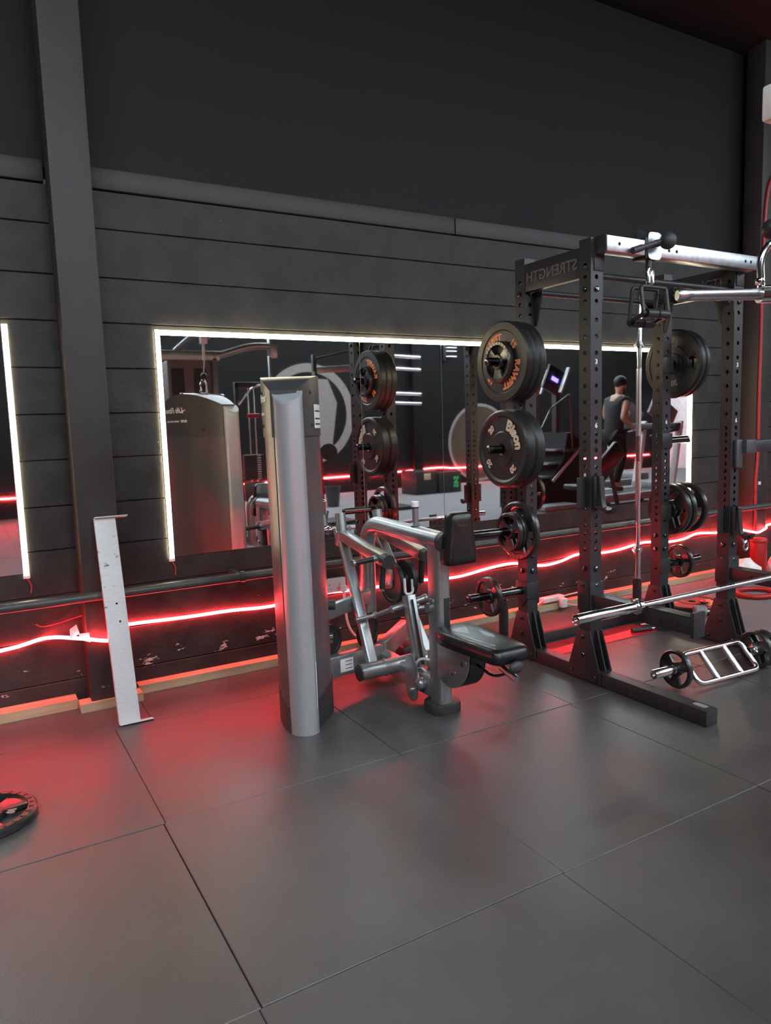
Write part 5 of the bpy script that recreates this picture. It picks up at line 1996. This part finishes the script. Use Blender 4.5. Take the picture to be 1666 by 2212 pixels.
bb = MB()
for x in (7.15, 8.30):
    bb.box((x, 0.75, 0.04), (0.07, 0.55, 0.08), bev=0.008)
finish(bb, 'foot', 'rack', t)

# the jogging person
H0 = Vector((9.02, -0.15, 0.245))


def skinned(name, verts, edges, radii, mname, parent=None, sub=2):
    me = bpy.data.meshes.new(name)
    me.from_pydata([H0 + Vector(v) for v in verts], edges, [])
    me.materials.append(M[mname])
    o_ = bpy.data.objects.new(name, me)
    col.objects.link(o_)
    sk = o_.modifiers.new('skin', 'SKIN')
    sk.use_smooth_shade = True
    for i_, r_ in enumerate(radii):
        sv_ = me.skin_vertices[0].data[i_]
        sv_.radius = r_ if isinstance(r_, tuple) else (r_, r_)
        sv_.use_root = (i_ == 0)
    ss = o_.modifiers.new('subdivision', 'SUBSURF')
    ss.levels = sub
    ss.render_levels = sub
    if parent:
        o_.parent = parent
        o_.matrix_parent_inverse = parent.matrix_basis.inverted()
    return o_


V_, E_, R_ = [], [], []


def chain(start, pts_):
    prev = start
    for p, r_ in pts_:
        V_.append(p)
        R_.append(r_)
        if prev is not None:
            E_.append((prev, len(V_) - 1))
        prev = len(V_) - 1
    return prev


pel = chain(None, [((0, 0, 0.96), (0.11, 0.15))])
che = chain(pel, [((0.02, 0, 1.12), (0.10, 0.14)), ((0.06, 0, 1.32), (0.115, 0.165)), ((0.09, 0, 1.44), (0.09, 0.14))])
nk = chain(che, [((0.115, 0, 1.53), 0.056), ((0.135, 0, 1.585), 0.06)])
hd = chain(nk, [((0.155, 0, 1.66), (0.088, 0.075)), ((0.155, 0, 1.745), (0.080, 0.068))])
chain(hd - 1, [((0.245, 0, 1.645), 0.014)])          # nose
chain(hd - 1, [((0.215, 0, 1.59), 0.036)])           # jaw
for s in (-1, 1):
    chain(hd - 1, [((0.145, s * 0.083, 1.665), 0.016)])   # ears
    el = (-0.09, s * 0.27, 1.16) if s > 0 else (0.10, s * 0.27, 1.17)
    wr = (0.17, s * 0.22, 1.03) if s > 0 else (0.36, s * 0.14, 1.22)
    a1 = chain(che, [((0.08, s * 0.185, 1.43), 0.068), ((el[0] * 0.45 + 0.045, s * 0.235, 1.30), 0.060), (el, 0.046), ((el[0] * 0.5 + wr[0] * 0.5, el[1] * 0.5 + wr[1] * 0.5, el[2] * 0.5 + wr[2] * 0.5), 0.044), (wr, 0.030)])
    fd = (Vector(wr) - Vector(el)).normalized()
    pm = Vector(wr) + fd * 0.055
    a2 = chain(a1, [(tuple(pm), (0.034, 0.026))])
    side = Vector((0, 0, 1)).cross(fd).normalized()
    upd = fd.cross(side)
    for k, ln in enumerate((0.062, 0.070, 0.066, 0.052)):      # curled fingers
        b0 = pm + fd * 0.03 + upd * (0.027 - 0.018 * k)
        chain(a2, [(tuple(b0), 0.010), (tuple(b0 + fd * ln * 0.45 - side * s * 0.012), 0.009), (tuple(b0 + fd * ln * 0.45 - side * s * 0.040), 0.008)])
    tb = Vector(wr) + fd * 0.03 + upd * 0.028
    chain(a2, [(tuple(tb), 0.011), (tuple(tb + fd * 0.035 + upd * 0.012 - side * s * 0.015), 0.009)])
for s in (-1, 1):
    kn = (0.10, s * 0.10, 0.53) if s > 0 else (0.30, s * 0.10, 0.60)
    an = (-0.06, s * 0.10, 0.115) if s > 0 else (0.10, s * 0.10, 0.24)
    tp = -0.01 if s > 0 else -0.03
    chain(pel, [((0.0, s * 0.095, 0.90), 0.10), ((kn[0] * 0.5, s * 0.10, kn[2] * 0.5 + 0.44), 0.083), (kn, 0.058), ((kn[0] * 0.45 + an[0] * 0.55, s * 0.10, kn[2] * 0.5 + an[2] * 0.5), 0.052), (an, 0.036), ((an[0] + 0.06, s * 0.10, an[2] - 0.06), 0.036), ((an[0] + 0.16, s * 0.10, an[2] - 0.075 + tp * 0.3), 0.026)])
per = skinned('person', V_, E_, R_, 'skin')
tag(per, 'person in black sleeveless top and trousers jogging on a treadmill, seen in the mirror', 'person')
V_, E_, R_ = [], [], []
p0 = chain(None, [((0, 0, 0.84), (0.128, 0.178))])
p1 = chain(p0, [((0.0, 0, 0.96), (0.134, 0.178)), ((0.02, 0, 1.12), (0.140, 0.180)), ((0.058, 0, 1.32), (0.165, 0.205)), ((0.085, 0, 1.44), (0.135, 0.165)), ((0.105, 0, 1.50), (0.072, 0.075))])
for s in (-1, 1):
    chain(p1 - 1, [((0.08, s * 0.175, 1.435), 0.080), ((0.07, s * 0.205, 1.39), 0.074)])
skinned('tank_top', V_, E_, R_, 'shirt', per)
V_, E_, R_ = [], [], []
p0 = chain(None, [((0, 0, 0.97), (0.124, 0.166))])
for s in (-1, 1):
    kn = (0.10, s * 0.10, 0.53) if s > 0 else (0.30, s * 0.10, 0.60)
    an = (-0.06, s * 0.10, 0.135) if s > 0 else (0.10, s * 0.10, 0.26)
    chain(p0, [((0.0, s * 0.10, 0.88), 0.122), ((kn[0] * 0.5, s * 0.10, kn[2] * 0.5 + 0.44), 0.108), (kn, 0.085), ((kn[0] * 0.45 + an[0] * 0.55, s * 0.10, kn[2] * 0.5 + an[2] * 0.5), 0.074), (an, 0.058)])
skinned('trousers', V_, E_, R_, 'trousers', per)
bb = MB()
bb.sph((0, 0, 0), 1.0, 28)
for vtx in list(bb.bm.verts):
    q_ = vtx.co
    vtx.co = Vector((0.148 + q_.x * 0.112, q_.y * 0.096, 1.735 + q_.z * 0.104))
cut = [f for f in bb.bm.faces if f.calc_center_median().z < (1.628 if f.calc_center_median().x < 0.12 else 1.628 + (f.calc_center_median().x - 0.12) * 1.15)]
bmesh.ops.delete(bb.bm, geom=cut, context='FACES')
for vtx in bb.bm.verts:
    vtx.co += H0
hr = finish(bb, 'hair', 'hair', per, 60)
so = hr.modifiers.new('solidify', 'SOLIDIFY')
so.thickness = 0.014
V_, E_, R_ = [], [], []
h0 = chain(None, [((0.205, 0, 1.572), (0.034, 0.045))])
for s in (-1, 1):
    chain(h0, [((0.165, s * 0.060, 1.60), 0.020), ((0.150, s * 0.074, 1.645), 0.012)])
skinned('beard', V_, E_, R_, 'hair', per)
for s in (-1, 1):
    an = (-0.06, s * 0.10, 0.115) if s > 0 else (0.10, s * 0.10, 0.24)
    V_, E_, R_ = [], [], []
    chain(None, [((an[0] - 0.02, an[1], an[2] - 0.055), (0.050, 0.044)), ((an[0] + 0.07, an[1], an[2] - 0.062), (0.046, 0.046)), ((an[0] + 0.17, an[1], an[2] - 0.074), (0.032, 0.044))])
    skinned('shoe', V_, E_, R_, 'olive', per)
